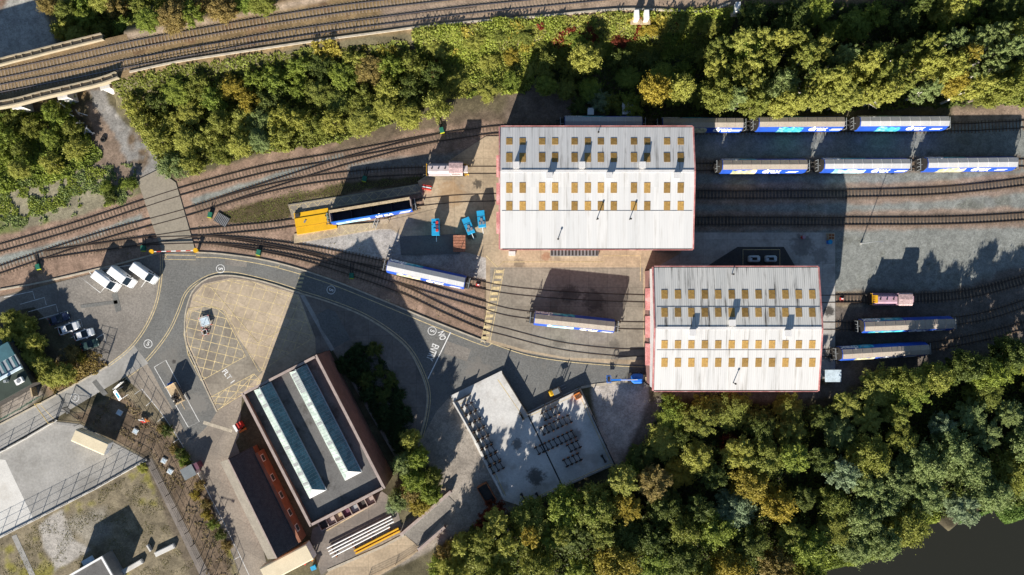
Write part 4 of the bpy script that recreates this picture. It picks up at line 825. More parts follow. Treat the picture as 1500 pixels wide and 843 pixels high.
        for j in range(2): q.box(xs_ + j * .3, s * (1.40 - j * 0.13), 2.66 + j * .33, 2.2, 0.03, 0.16, 0, -s * (math.pi / 2 - al) * -1)
        q.build('marking_strip', M['white'], t)
    return t
wagon('covered wagon half hidden behind the large shed roof, leftmost of the northern row', 819, 180.5, 947, 180.5, 'roof_white', ('mural_teal', 'mural_teal'))
wagon('tan roofed wagon in the northern row, second from its left end', 961, 182.5, 1094, 182.5, 'roof_cream', ('mural_sand', 'mural_teal'), (-4, 1))
wagon('tan roofed wagon in the northern row, third from its left end', 1101, 181.5, 1241, 181, 'roof_cream', ('mural_teal', 'mural_teal'), (-4.5, 0.5))
wagon('pale roofed wagon at the right end of the northern row', 1248, 180.5, 1393, 180, 'roof_white', ('mural_teal', 'mural_pale'), (-5.2, -0.5))
wagon('tan roofed wagon at the left end of the second row', 1048, 243.5, 1187, 243, 'roof_cream', ('mural_sand', 'mural_teal'), (-6.5, -1.5))
wagon('pale roofed wagon in the middle of the second row', 1196, 242.3, 1336, 241.8, 'roof_white', ('mural_pale', 'mural_teal'), (-6.5, 0))
wagon('pale roofed wagon at the right end of the second row', 1346, 241, 1492, 239.5, 'roof_white', ('mural_sand', 'mural_teal'), (-6.5, -1))
wagon('dappled wagon right of the smaller shed, below the pink shunter', 1254, 478.5, 1401, 473.5, 'roof_cream', ('mural_teal', 'mural_teal'), (-8, -1))
wagon('lowest wagon on the right, beside the wood', 1222, 519, 1364, 511, 'roof_cream', ('mural_sand', 'mural_teal'), (-6, -2))
wagon('tan roofed wagon standing on the apron between the sheds', 775, 465.5, 907, 479, 'roof_cream', ('mural_pale', 'mural_teal'), (-5.5, 0))
wagon('white roofed wagon alone on the curved track left of the apron', 561, 388, 689, 416, 'roof_white', ('mural_sand', 'mural_teal'), (-6, -1))
wagon('open topped blue wagon with an empty dark hold beside the yellow platform', 478, 320.5, 610, 298.5, 'roof_cream', ('mural_pale', 'mural_pale'), (-7.5, -0.5), 'open hopper wagon', True)
# yellow pit platform in front of the open wagon
pc = P(458, 325, 0.4); t = thing('yellow_platform', 'yellow steel platform at the left end of the open blue wagon', 'platform', pc - Vector((0, 0, 0.4)), ang((55, -9)))
for y, h, w in ((1.75, 0.5, 1.1), (0.3, 0.62, 1.75), (-1.4, 0.5, 1.5)):
    b = MB(); b.box(0 if y > -1 else 0.6, y, h / 2, 7.2 if y > -1 else 8.4, w, h); b.build('deck_plate', M['yellow'], t)
for y in (1.19, -0.62): b = MB(); b.box(0, y, 0.33, 7.4, 0.1, 0.3); b.build('rail_slot', M['steel_dark'], t)
b = MB(); b.box(-2.9, 1.8, 0.6, 0.9, 0.7, 0.2); b.build('hatch', M['steel_dark'], t)
b = MB(); b.box(3.35, 0.3, 0.66, 0.55, 1.7, 0.1); b.build('step_edge', M['green_box'], t)
b = MB(); b.box(-1.5, 0.3, 0.66, 0.7, 0.35, 0.06, 0.9); b.build('plate', M['steel_grey'], t)
# ------------------------------------------------------------------ shunters
def shunter(label, px, py, dv, Lh, body, hood_stripes, zc=2.0):
    t = thing('shunting_locomotive', label, 'locomotive', P(px, py, zc) - Vector((0, 0, zc - 0.12)), ang(dv), 'shunting locomotives'); h = Lh / 2
    b = MB(); b.box(0, 0, 1.05, Lh, 2.5, 0.35); b.build('frame', M['steel_dark'], t)
    for x in (-h * .6, 0, h * .6):
        w = MB()
        for s in (-1, 1): w.cyl((x, s * 0.69, 0.6), (x, s * 0.85, 0.6), 0.55, k=14)
        w.build('wheelset', M['steel_dark'], t)
    x0, x1 = -h + 0.55, h * 0.22
    b = MB(); b.loft([rr(0.85, 1.2, 2.95, 0.3, x0), rr(0.9, 1.2, 3.0, 0.3, x0 + .2), rr(0.9, 1.2, 3.0, 0.3, x1)]); hd = b.build('hood', M[body], t)
    for k in range(3):
        q = MB(); q.cyl((x0 + 0.8 + k * 1.35, 0, 2.95), (x0 + .8 + k * 1.35, 0, 3.15), 0.16); q.build('exhaust_cap', M['steel_dark'], hd)
    if hood_stripes:
        for k in range(4): q = MB(); q.box(x0 - .05, -0.66 + k * .44, 2.1, 0.12, 0.22, 1.7); q.build('warning_stripe', M['yellow'], hd)
        q = MB(); q.box(x0 + .05, 0, 3.02, 0.5, 1.6, 0.06); q.build('nose_cap', M['yellow'], hd)
    for s in (-1, 1):
        q = MB(); q.box((x0 + x1) / 2, s * 1.08, 1.5, x1 - x0, 0.35, 0.5); q.build('side_locker', M[body], t)
    cb = MB(); cl = h * 0.62; cx_ = x1 + cl / 2 + .05
    cb.box(cx_, 0, 2.4, cl, 2.4, 2.4); cab = cb.build('cab', M[body], t)
    rf = MB(); rf.loft([[(cx_ - cl / 2 - .15, -1.3, 3.6), (cx_ - cl / 2 - .15, -1.0, 3.8), (cx_ - cl / 2 - .15, 0, 3.9), (cx_ - cl / 2 - .15, 1.0, 3.8), (cx_ - cl / 2 - .15, 1.3, 3.6)], [(cx_ + cl / 2 + .15, -1.3, 3.6), (cx_ + cl / 2 + .15, -1.0, 3.8), (cx_ + cl / 2 + .15, 0, 3.9), (cx_ + cl / 2 + .15, 1.0, 3.8), (cx_ + cl / 2 + .15, 1.3, 3.6)]]); rf.build('cab_roof', M['loco_roof'], cab)
    for s in (-1, 1):
        q = MB(); q.box(cx_, s * 1.22, 2.95, cl * .7, 0.05, 0.75); q.build('window', M['windscreen'], cab)
        q = MB(); q.box(cx_ + s * (cl / 2 + .02), 0, 2.95, 0.05, 1.8, 0.7); q.build('window', M['windscreen'], cab)
    e = MB(); e.box(x1 + cl + 0.65, 0, 1.9, 0.9, 1.3, 1.4); e.build('rear_locker', M[body], t)
    for s in (-1, 1):
        q = MB(); q.box(s * (h + .02), 0, 1.05, 0.12, 2.5, 0.5)
        for y in (-.87, .87): q.cyl((s * h, y, 1.05), (s * (h + .5), y, 1.05), 0.1); q.cyl((s * (h + .5), y, 1.05), (s * (h + .6), y, 1.05), 0.25, k=12)
        q.build('buffer_beam', M['yellow'] if s > 0 and not hood_stripes else M['steel_dark'], t)
        r = MB()
        for y in (-1.15, 1.15): r.cyl((s * (h - .15), y, 1.2), (s * (h - .15), y, 2.2), 0.04, k=5)
        r.box(s * (h - .15), 0, 2.2, 0.06, 2.3, 0.06); r.build('handrail', M['yellow'], t)
    return t
shunter('dusty white shunting locomotive by the west end of the large shed', 653, 248.5, (1, 0), 8.2, 'white_loco', False)
shunter('pink shunting locomotive with yellow nose stripes right of the smaller shed', 1304, 438.5, (1, 0), 8.0, 'pink_loco', True)
# ------------------------------------------------------------------ road vehicles
def wheels(t, xs_, y, r, w=0.22):
    for x in xs_:
        for s in (-1, 1):
            b = MB(); b.cyl((x, s * (y - w / 2), r), (x, s * (y + w / 2), r), r, k=14); wh = b.build('wheel', M['tyre'], t)
            q = MB(); q.cyl((x, s * (y + w / 2 - .01), r), (x, s * (y + w / 2 + .02), r), r * .6, k=10); q.build('rim', M['steel_grey'], wh)
def van(label, px, py, dv):
    t = thing('white_van', label, 'van', P(px, py, 1.3) - Vector((0, 0, 1.27)), ang(dv), 'white vans parked by the crossing')
    secs = [rr(0.93, 0.35, 2.3, 0.25, -2.75), rr(0.98, 0.3, 2.48, 0.22, -2.6), rr(0.98, 0.3, 2.5, 0.22, 0.9), rr(0.97, 0.3, 2.42, 0.24, 1.15), rr(0.97, 0.3, 1.42, 0.16, 2.0), rr(0.95, 0.3, 1.22, 0.16, 2.55), rr(0.88, 0.4, 1.0, 0.16, 2.78)]
    b = MB(); b.loft(secs); b.build('body', M['van_white'], t, smooth=False)
    b = MB(); b.poly([(1.17, -.80, 2.40), (1.97, -.84, 1.475), (1.97, .84, 1.475), (1.17, .80, 2.40)]); b.build('windscreen', M['windscreen'], t, loc=(0.02, 0, 0.03))
    for s in (-1, 1):
        b = MB(); b.poly([(0.6, s * .99, 1.4), (1.75, s * .985, 1.4), (1.25, s * .975, 2.1), (0.6, s * .99, 2.15)]); b.build('side_window', M['windscreen'], t)
        b = MB(); b.box(1.55, s * 1.12, 1.5, 0.14, 0.22, 0.3); b.build('mirror', M['tyre'], t)
        b = MB(); b.box(2.72, s * 0.68, 0.95, 0.12, 0.36, 0.2); b.build('headlight', M['glass_bar'], t)
    b = MB()
    for k in range(6): b.box(-2.3 + k * .58, 0, 2.505, 0.06, 1.4, 0.02)
    b.build('roof_ribs', M['van_white'], t)
    b = MB(); b.box(2.3, 0, 1.3, 0.03, 1.5, 0.02, 0, 0, 0.35); b.build('bonnet_seam', M['steel_dark'], t)
    wheels(t, (-1.7, 1.9), 0.9, 0.34); return t
van('white panel van, leftmost of three by the crossing barrier', 156, 412, (39, 29)); van('white panel van parked between two others near the crossing', 179.5, 406, (40, 30)); van('white panel van nearest the crossing barrier', 212, 400.5, (40, 29))
def car(label, px, py, dv, paint_m, L=4.5, name='parked_car', group='cars parked by the trees'):
    t = thing(name, label, 'car', P(px, py, 0.8) - Vector((0, 0, 0.77)), ang(dv), group); h = L / 2
    b = MB(); b.loft([rr(0.72, 0.35, 0.72, 0.12, -h), rr(0.86, 0.25, 0.9, 0.14, -h + .25), rr(0.88, 0.25, 0.95, 0.14, -h * .3), rr(0.88, 0.25, 0.95, 0.14, h * .35), rr(0.85, 0.25, 0.84, 0.14, h - .45), rr(0.70, 0.35, 0.65, 0.12, h)]); b.build('body', M[paint_m], t)
    b = MB(); b.loft([rr(0.72, 0.9, 0.98, 0.03, -h * .86), rr(0.64, 0.9, 1.38, 0.1, -h * .52), rr(0.66, 0.9, 1.42, 0.1, -h * .05), rr(0.72, 0.9, 0.98, 0.03, h * .42)]); cb = b.build('glasshouse', M['windscreen'], t)
    b = MB(); b.loft([rr(0.60, 1.36, 1.44, 0.03, -h * .50), rr(0.62, 1.40, 1.47, 0.03, -h * .25), rr(0.62, 1.40, 1.46, 0.03, -h * .04)]); b.build('roof', M[paint_m], t)
    for s in (-1, 1):
        b = MB(); b.box(h - .12, s * .55, 0.66, 0.2, 0.32, 0.12); b.build('headlight', M['glass_bar'], t)
        b = MB(); b.box(h * .28, s * .95, 0.98, 0.16, 0.2, 0.14); b.build('mirror', M[paint_m], t)
        b = MB(); b.box(-h + .1, s * .62, 0.75, 0.12, 0.3, 0.14); b.build('tail_light', M['red'], t)
    wheels(t, (-h * .6, h * .6), 0.8, 0.31, 0.2); return t
car('silver white saloon car, upper of the two pale cars by the trees', 100.5, 481, (0.93, -0.34), 'silver'); car('pale silver hatchback just below another pale car', 122.5, 490, (0.93, -0.3), 'silver', 4.2)
car('dark green car with pale sills at the lower end of the row', 131, 505, (0.93, -0.3), 'dark_green_car', 3.7); car('dark navy car almost hidden in tree shade', 86, 467, (0.93, -0.32), 'navy', 4.4)
def pod(label, px, py):
    t = thing('compressor_unit', label, 'machine', P(px, py, 0.8) - Vector((0, 0, .68)), 0, 'pair of pale units behind the smaller shed')
    b = MB(); b.loft([rr(0.5, .2, 1.1, .2, -1.15), rr(0.68, .1, 1.35, .25, -0.9), rr(0.7, .1, 1.4, .25, .8), rr(.5, .2, 1.2, .2, 1.1)]); b.build('casing', M['cover_blue'], t)
    b = MB(); b.box(-0.1, 0, 1.4, 1.0, 0.55, 0.05); b.box(-.75, .3, 1.38, .35, .15, .05); b.build('intake_grille', M['steel_dark'], t); wheels(t, (-.6, .6), 0.66, .22, .12)
pod('small pale blue unit with dark top grille, left of two behind the smaller shed', 1104.5, 379.5); pod('small pale blue unit with dark top grille, right of two behind the smaller shed', 1129, 379.5)
def jackbox(label, px, py, dv, kind):
    t = thing('generator_trailer', label, 'trailer', P(px, py, 1.8) - Vector((0, 0, 1.68)), ang(dv), 'blue box trailers on the apron')
    b = MB(); b.prism([(-1.7, -.8), (1.7, -.8), (1.7, .8), (-1.7, .8)], 0.5, 2.0); b.build('casing', M['plant_blue'], t)
    for (x, y) in ((.9, .35), (.9, -.35), (0.2, 0)) if kind else ((0.6, -.2), (-.5, -.25)):
        q = MB(); q.box(x, y, 2.07, 0.62, 0.5, 0.12); q.build('top_vent', M['steel_grey'] if kind else M['plant_blue'], t)
    if not kind:
        for k in range(3): q = MB(); q.box(-.9 + k * .8, .35, 2.08, .55, .5, .14); q.build('warning_panel', M['purple_brown'] if k == 1 else M['red'], t)
    q = MB(); q.box(2.3, 0, .5, 1.3, .12, .12); q.build('tow_bar', M['white'], t); q = MB(); q.box(-.5, 0, 2.01, .06, 1.6, .04); q.build('lid_seam', M['steel_dark'], t)
    wheels(t, (-.3,), .75, .33)
jackbox('blue box trailer with red panels on its lid, left of three', 638, 333, (.02, 1), 0); jackbox('tilted blue box trailer with grey top vents, middle of three', 686, 331, (.38, .92), 1); jackbox('blue box trailer with grey top vents, nearest the large shed', 705, 321, (.12, 1), 1)
# boom lift
t = thing('boom_lift', 'bright blue boom lift parked at the west wall of the smaller shed', 'boom lift', P(930, 554, 0.6) - Vector((0, 0, 0.6)), ang((-1, 0.02)))
b = MB(); b.box(0, 0, 0.75, 3.0, 2.2, 0.5); b.build('chassis', M['steel_dark'], t); wheels(t, (-.9, .9), 0.95, .42, .3)
b = MB(); b.loft([rr(0.9, 1.0, 1.7, .2, -1.5), rr(1.0, 1.0, 2.1, .25, -1.1), rr(1.0, 1.0, 2.05, .25, .4), rr(.6, 1.1, 1.8, .2, 0.9)]); b.build('turntable', M['lift_blue'], t)
b = MB(); b.box(2.0, 0.1, 2.2, 6.2, 0.34, 0.4, 0, 0, 0.03); b.box(1.0, 0.1, 2.5, 4.2, 0.24, 0.3, 0, 0, 0.05); b.build('boom', M['lift_blue'], t); b = MB(); b.box(1.5, .1, 2.68, 3.5, .1, .06); b.build('boom_rail', M['white'], t)
b = MB(); b.box(5.6, 0, 1.1, .8, 1.5, .1)
for x in (5.2, 6.0):
    for y in (-.72, 0, .72): b.cyl((x, y, 1.1), (x, y, 2.2), .05, k=5)
b.box(5.2, 0, 2.2, .07, 1.5, .07); b.box(6.0, 0, 2.2, .07, 1.5, .07); b.box(5.6, .72, 2.2, .8, .07, .07); b.box(5.6, -.72, 2.2, .8, .07, .07); bk = b.build('basket', M['lift_blue'], t)
b = MB(); b.box(5.6, 0, 1.17, .7, 1.3, .04); b.build('basket_floor', M['steel_dark'], bk)
b = MB(); b.box(-2.0, 0, 1.2, .9, 1.5, .9); b.build('counterweight', M['steel_dark'], t); b = MB(); b.box(-2.4, 0.2, 1.68, .9, 1.0, .1); b.build('battery_tray', M['timber_pale'], t)
# fork lift
t = thing('forklift', 'yellow and black forklift by the north edge of the wheel pad', 'forklift', P(814, 573, .8) - Vector((0, 0, .8)), ang((.9, -.42)))
b = MB(); b.loft([rr(.5, .3, 1.1, .15, -1.5), rr(.62, .3, 1.15, .2, -1.2), rr(.6, .3, 1.0, .2, -.6)]); b.build('counterweight', M['yellow'], t); b = MB(); b.box(0.1, 0, .6, 1.8, 1.15, .6); b.build('body', M['steel_dark'], t)
b = MB()
for x in (-.7, .7):
    for y in (-.5, .5): b.cyl((x, y, .8), (x * .85, y, 2.1), .05, k=5)
b.box(0, 0, 2.12, 1.3, 1.1, .06); b.build('overhead_guard', M['grey_roof'], t)
b = MB(); b.box(1.05, .35, 1.3, .12, .12, 2.3); b.box(1.05, -.35, 1.3, .12, .12, 2.3); b.build('mast', M['steel_dark'], t)
for y in (-.3, .3): b = MB(); b.box(1.7, y, .15, 1.2, .12, .06); b.build('fork', M['steel_grey'], t)
wheels(t, (-.8, .7), .5, .3, .2)
# flatbed trailer with scrap
t = thing('flatbed_trailer', 'tan flatbed trailer carrying dark scrap inside the white bay', 'trailer', P(258, 577, .9) - Vector((0, 0, .88)), ang((.48, .87)))
b = MB(); b.box(0, 0, .95, 4.2, 2.2, .18); b.build('deck', M['timber_pale'], t)
b = MB(); b.box(0, 1.12, 1.5, 4.0, .08, .9); b.box(-2.1, 0, 1.5, .08, 2.2, .9); b.build('side_board', M['timber_pale'], t)
wheels(t, (-.6, .6), .95, .38); b = MB(); b.box(2.9, 0, .8, 1.6, .14, .14); b.build('drawbar', M['timber_pale'], t)
b = MB(); r = random.Random(4)
for k in range(26): b.box(r.uniform(.1, 1.7), r.uniform(-.9, .7), 1.15 + r.uniform(0, .4), r.uniform(.3, .8), r.uniform(.1, .35), r.uniform(.1, .4), r.uniform(0, 3), r.uniform(-.4, .4))
tag(b.build('scrap_heap', M['steel_dark'], None, loc=t.location + Vector((0, 0, 0))), 'heap of dark scrap metal on the flatbed trailer', 'scrap'); bpy.data.objects['scrap_heap'].rotation_euler = (0, 0, ang((.48, .87)))
b = MB(); b.box(0, 0, .45, 1.3, .8, .9); b.box(0, 0, .93, 1.0, .5, .08); o = thing('tool_cart', 'small blue cart at the rear of the flatbed trailer', 'cart', P(251, 565, .5) - Vector((0, 0, .45)), ang((.48, .87))); b.build('cart_body', M['lift_blue'], o)
# ------------------------------------------------------------------ box trailers, cabins and kiosks
def boxtrailer(label, px, py, z, dv, L, Wd, h, name='box_trailer', roof='cream_box', wheel=True):
    t = thing(name, label, 'trailer', P(px, py, h) - Vector((0, 0, h - .05)), ang(dv))
    b = MB(); b.box(0, 0, (h + .9) / 2, L, Wd, h - .9); b.build('box_body', M['cream_box'], t); b = MB(); b.loft([[(-L / 2 - .05, -Wd / 2 - .03, h), (-L / 2 - .05, -Wd / 2 + .2, h + .1), (-L / 2 - .05, Wd / 2 - .2, h + .1), (-L / 2 - .05, Wd / 2 + .03, h)], [(L / 2 + .05, -Wd / 2 - .03, h), (L / 2 + .05, -Wd / 2 + .2, h + .1), (L / 2 + .05, Wd / 2 - .2, h + .1), (L / 2 + .05, Wd / 2 + .03, h)]]); b.build('roof', M[roof], t)
    b = MB(); b.box(0, 0, .75, L, 1.2, .3); b.build('chassis', M['steel_dark'], t)
    if wheel: wheels(t, (-L * .32, -L * .22), Wd / 2 - .2, .45, .3)
    b = MB()
    for s in (-1, 1): b.box(L / 2 + .03, s * Wd / 4, (h + 1) / 2, .06, Wd / 2 - .1, h - 1.2)
    b.build('end_door', M['white'], t); return t
boxtrailer('cream roofed box trailer standing in the fenced compound', 132, 648, 3.6, (.91, .4), 7.2, 2.6, 2.8)
boxtrailer('long cream roofed trailer at the lower edge beside the slate roofed building', 420, 826, 3.4, (.9, -.47), 10.5, 3.4, 3.4)
b = MB(); b.box(0, 0, .5, .7, .7, 1.0); o = thing('blue_bin', 'blue bin beside a person sized red stack at the trailer end', 'bin', P(460, 831, .5) - Vector((0, 0, .5)), .4); b.build('bin_body', M['plant_blue'], o); b = MB(); b.box(0, 0, 1.03, 1.1, .9, .07); b.build('lid', M['plant_blue'], o)
o = thing('gas_bottle_rack', 'red and black bottle rack at the end of the long cream trailer', 'rack', P(454, 822, .5) - Vector((0, 0, .5)), .5)
for k in range(5): b = MB(); b.cyl((-.9 + k * .42, (k % 2) * .25, 0), (-.9 + k * .42, (k % 2) * .25, 1.3), .17); b.build('bottle', M[('red', 'orange', 'steel_dark')[k % 3]], o)
b = MB(); b.box(0, .1, .7, 2.3, .06, .06); b.build('rail', M['steel_dark'], o)
t = thing('gatehouse_kiosk', 'small kiosk with flat dark grey roof at the hedge edge', 'kiosk', P(276, 692, 2.1) - Vector((0, 0, 2.1)), ang((.88, -.47)))
b = MB(); b.box(0, 0, 1.05, 2.4, 2.2, 2.1); b.build('wall', M['pale_clad'], t); b = MB(); b.box(0, 0, 2.16, 2.7, 2.4, .12); b.build('roof', M['grey_roof'], t); b = MB(); b.box(1.22, 0, 1.1, .05, .9, 2.0); b.build('door', M['purple_brown'], t)
b = MB(); b.box(0, 0, 1.0, 1.3, 1.3, 2.0); o = thing('switch_cabinet', 'dark purple cabinet beside the grey kiosk', 'cabinet', P(284.5, 685, 2.4) - Vector((0, 0, 2.4)), ang((.88, -.47))); b.build('cabinet_body', M['purple_brown'], o); b = MB(); b.box(0, 0, 2.03, 1.4, 1.4, .06); b.build('cap', M['purple_brown'], o)
b = MB(); b.box(0, 0, .6, .9, .8, 1.2); o = thing('white_bin', 'white lidded bin in front of the purple cabinet', 'bin', P(287, 691.5, 1) - Vector((0, 0, 1)), ang((.88, -.47))); b.build('bin_body', M['white'], o); b = MB(); b.box(0, 0, 1.23, 1.0, .9, .06); b.build('lid', M['white'], o)
t = thing('skip', 'rusty lidded skip at the right end of the dark drip slab', 'skip', P(673, 357, 1.4) - Vector((0, 0, 1.2)), 0)
b = MB(); b.loft([[(-1.1, -1.55, 0), (-1.1, 1.55, 0), (-1.25, 1.75, 1.4), (-1.25, -1.75, 1.4)], [(1.1, -1.55, 0), (1.1, 1.55, 0), (1.25, 1.75, 1.4), (1.25, -1.75, 1.4)]]); b.build('skip_body', M['rust'], t)
b = MB()
for k in range(6): b.box(0, -1.45 + k * .58, 1.45, 2.5, .5, .1)
b.build('lid', M['rust_lid'], t); b = MB(); b.box(.55, -.5, 1.56, .12, 1.6, .1, -.35); b.build('bar', M['steel_dark'], t)
# platform items
t = thing('work_table', 'orange topped work table beside the open blue wagon', 'table', P(563, 325, .8) - Vector((0, 0, .65)), ang((1, -.15))); b = MB(); b.box(0, 0, .85, 1.7, 1.0, .1); b.build('table_top', M['timber_pale'], t)
for x in (-.7, .7):
    for y in (-.4, .4): b = MB(); b.box(x, y, .4, .08, .08, .8); b.build('leg', M['steel_dark'], t)
t = thing('access_ladder', 'steel access ladder leaning between the wagon and the walkway', 'ladder', P(552, 329, 0) + Vector((0, 0, .16)), ang((.5, -.8)))
for y in (-.35, .35): b = MB(); b.box(0, y, 1.3, 3.2, .07, .07, 0, 0, -.85); b.build('stile', M['steel_grey'], t)
for k in range(7): b = MB(); b.box(-.9 + k * .3, 0, .25 + k * .345, .06, .7, .05); b.build('rung', M['steel_grey'], t)
t = thing('barrier_stack', 'red and white barrier stack at the end of the hatched walkway', 'barrier', P(625, 275, .5) - Vector((0, 0, .4)), ang((1, .18)))
for k in range(3): b = MB(); b.box(0, -.35 + k * .35, .4, 2.0, .2, .8); b.build('barrier_panel', M['red' if k != 1 else 'white'], t)
# ------------------------------------------------------------------ wheel pad
PADZ = 0.5
pad = [(660, 580), (734.5, 543.5), (772, 605), (850, 567.5), (901, 680), (764, 742), (737, 733)]
p0 = P(780, 640); t = thing('wheel_pad', 'raised pale concrete pad with low kerb walls storing wheelsets', 'concrete pad', (p0.x, p0.y, 0))
W_ = lambda pts, z=0: [(P(a, c, z).x - p0.x, P(a, c, z).y - p0.y) for a, c in pts]
b = MB(); b.prism(W_(pad, PADZ), -.1, PADZ); b.build('slab', M['pad_concrete'], t)
def wallrun(pts, h, w, mt, nm):
    b = MB(); ribbon(b, [Vector((*q, 0)) for q in W_(pts, PADZ)], PADZ - .2, w, 0, h + .2); return b.build(nm, M[mt], t)
wallrun([(736, 546), (773, 606.5), (849, 569.5), (899.5, 679)], 0.9, 0.22, 'steel_dark', 'parapet')
wallrun([(664, 589), (700, 652), (738, 730)], 0.35, 0.3, 'concrete_pale', 'kerb_wall'); wallrun([(765, 740), (899, 680)], 0.35, 0.3, 'concrete_grey', 'kerb_wall'); wallrun([(668, 588), (688, 578)], 1.2, 0.2, 'steel_dark', 'parapet')
for pts in ([(729, 556), (768, 613), (848, 577), (894, 676)], [(673, 594), (705, 652), (741, 727)], [(766, 737), (896, 679)], [(674, 592), (690, 583)]):
    b = MB(); ribbon(b, [Vector((*q, 0)) for q in W_(pts, PADZ)], PADZ + .004, .13); b.build('yellow_edge_line', M['paint_yellow'], t)
b = MB(); ribbon(b, [Vector((*q, 0)) for q in W_([(774, 609), (824, 713)], PADZ)], PADZ + .004, .3); b.build('drain_channel', M['steel_dark'], t)
for a, c in ((736, 545), (748, 566), (760, 586), (772, 605), (798, 593), (824, 581), (849, 569), (862, 597), (875, 625), (888, 652), (689, 577), (668, 588)):
    q = W_([(a, c)], 1.2)[0]; b = MB(); b.box(q[0], q[1], PADZ + .75, .18, .18, 1.5); b.build('post', M['steel_dark'], t)
for a, c, sx in ((706, 562, 1), (806, 590, 0), (846, 581, 0)): pass
wm = MB(); 
for s in (-1, 1): wm.cyl((s * .68, 0, 0), (s * .82, 0, 0), .43, k=16)
wheel_o = thing('wheelset', 'loose railway wheelset on the concrete pad', 'wheelset', (0, 0, 0), 0, 'wheelsets stored on the pad')
for s in (-1, 1):
    b = MB(); b.cyl((s * .68, 0, 0), (s * .81, 0, 0), .43, k=16); b.cyl((s * .81, 0, 0), (s * .85, 0, 0), .30, k=12); b.build('wheel', M['steel_dark'], wheel_o)
    b = MB(); b.cyl((s * .85, 0, 0), (s * 1.02, 0, 0), .12, k=8); b.build('axle_end', M['orange'], wheel_o)
b = MB(); b.cyl((-.7, 0, 0), (.7, 0, 0), .085, k=8); b.build('axle', M['steel_dark'], wheel_o)
axd = ang((.5, .86)); wsn = [0]
def wset(zx, zy, label, z=PADZ + .43):
    px, py = 640 + zx / 4.153, 530 + zy / 4.153; o = wheel_o if wsn[0] == 0 else copy_tree(wheel_o); wsn[0] += 1
    o.location = P(px, py, 0.9) - Vector((0, 0, .9 - z)); o.rotation_euler = (0, 0, axd + rng.uniform(-.04, .04)); o['label'] = label; o['group'] = 'wheelsets stored on the pad'
ordn = ('first', 'second', 'third', 'fourth', 'fifth', 'sixth', 'seventh', 'eighth', 'ninth')
for i in range(8):
    for k in range(3): wset(163 + i * 24.5 + k * 29, 302 + i * 51 - k * 15, '%s black wheelset in the %s row of the narrow western block, counted from the top' % (('left', 'middle', 'right')[k], ordn[i]))
for nm, n, x0, y0 in (('top', 4, 650, 335), ('second', 7, 642, 424), ('third', 9, 612, 542), ('fourth', 3, 806, 527), ('lowest', 4, 783, 617)):
    for k in range(n): wset(x0 + k * 27.2, y0 - k * 12.6, '%s wheelset from the left in the %s row of the broad eastern block' % (ordn[k], nm))
t = thing('warning_board', 'orange yellow board with black lettering marks in the upper corner of the wheel pad', 'board', P(846, 580, .9) - Vector((0, 0, .9 - PADZ)), ang((.88, -.45)))
b = MB(); b.box(0, 0, .5, 1.4, 1.2, .9); b.build('crate', M['orange'], t)
for k in range(4): b = MB(); b.box(-.45 + k * .3, -.1, .97, .16, .8, .06); b.build('bar', M['steel_dark'], t)
for px, py in ((764, 610), (884, 672), (766, 728), (788, 727)):
    t = thing('jack_stand', ('dark jack stand by the inner corner of the pad', 'dark jack stand by the eastern corner of the pad', 'left jack stand on the lower pad edge', 'right jack stand on the lower pad edge')[(764, 884, 766, 788).index(px)], 'jack stand', P(px, py, .8) - Vector((0, 0, .8 - PADZ)), ang((.5, .86)))
    b = MB(); b.box(0, 0, .1, 1.6, .3, .2); b.build('base', M['steel_dark'], t)
    for s in (-.7, .7): b = MB(); b.box(s, 0, .5, .25, .5, .8); b.build('head', M['steel_dark'], t)
# dark skip by the pad
t = thing('open_skip', 'dark open skip of scrap at the south west side of the wheel pad', 'skip', P(713, 724, 1) - Vector((0, 0, 1)), ang((.5, .86)))
for s in (-1, 1): b = MB(); b.box(0, s * 1.1, .7, 4.2, .1, 1.4); b.box(s * 2.1, 0, .7, .1, 2.1, 1.4); b.build('side', M['rust'], t)
b = MB(); b.box(0, 0, .5, 4.0, 2.0, .8); b.build('load', M['steel_dark'], t)
# ------------------------------------------------------------------ ramp parapets
for lab, pts, mt in (('brick parapet with pale coping along the upper side of the ramp', [(588, 781), (661, 718)], 'brick'), ('brick parapet along the lower side of the ramp', [(614, 803), (652, 770)], 'brick_orange')):
    a, c = P(*pts[0]), P(*pts[1]); mid = (a + c) / 2; t = thing('parapet_wall', lab, 'wall', mid, math.atan2((c - a).y, (c - a).x)); L = (c - a).length
    b = MB(); b.box(0, 0, .6, L, .45, 1.2); b.build('wall', M[mt], t); b = MB(); b.box(0, 0, 1.24, L + .1, .6, .1); b.build('coping', M['coping'], t)
    b = MB(); b.box(0, -.32 if 'upper' in lab else .32, .6, L, .1, .9); b.build('guard_rail', M['galv'], t)
t = thing('bollard_frame', 'small cream barrier frame by the upper end of the ramp', 'barrier', P(650, 715, 0)); b = MB()
for x in (-.4, .4): b.box(x, 0, .5, .12, .5, 1.0)
b.build('upright', M['timber_pale'], t); b = MB(); b.box(0, 0, .9, .9, .12, .12); b.build('bar', M['timber_pale'], t)
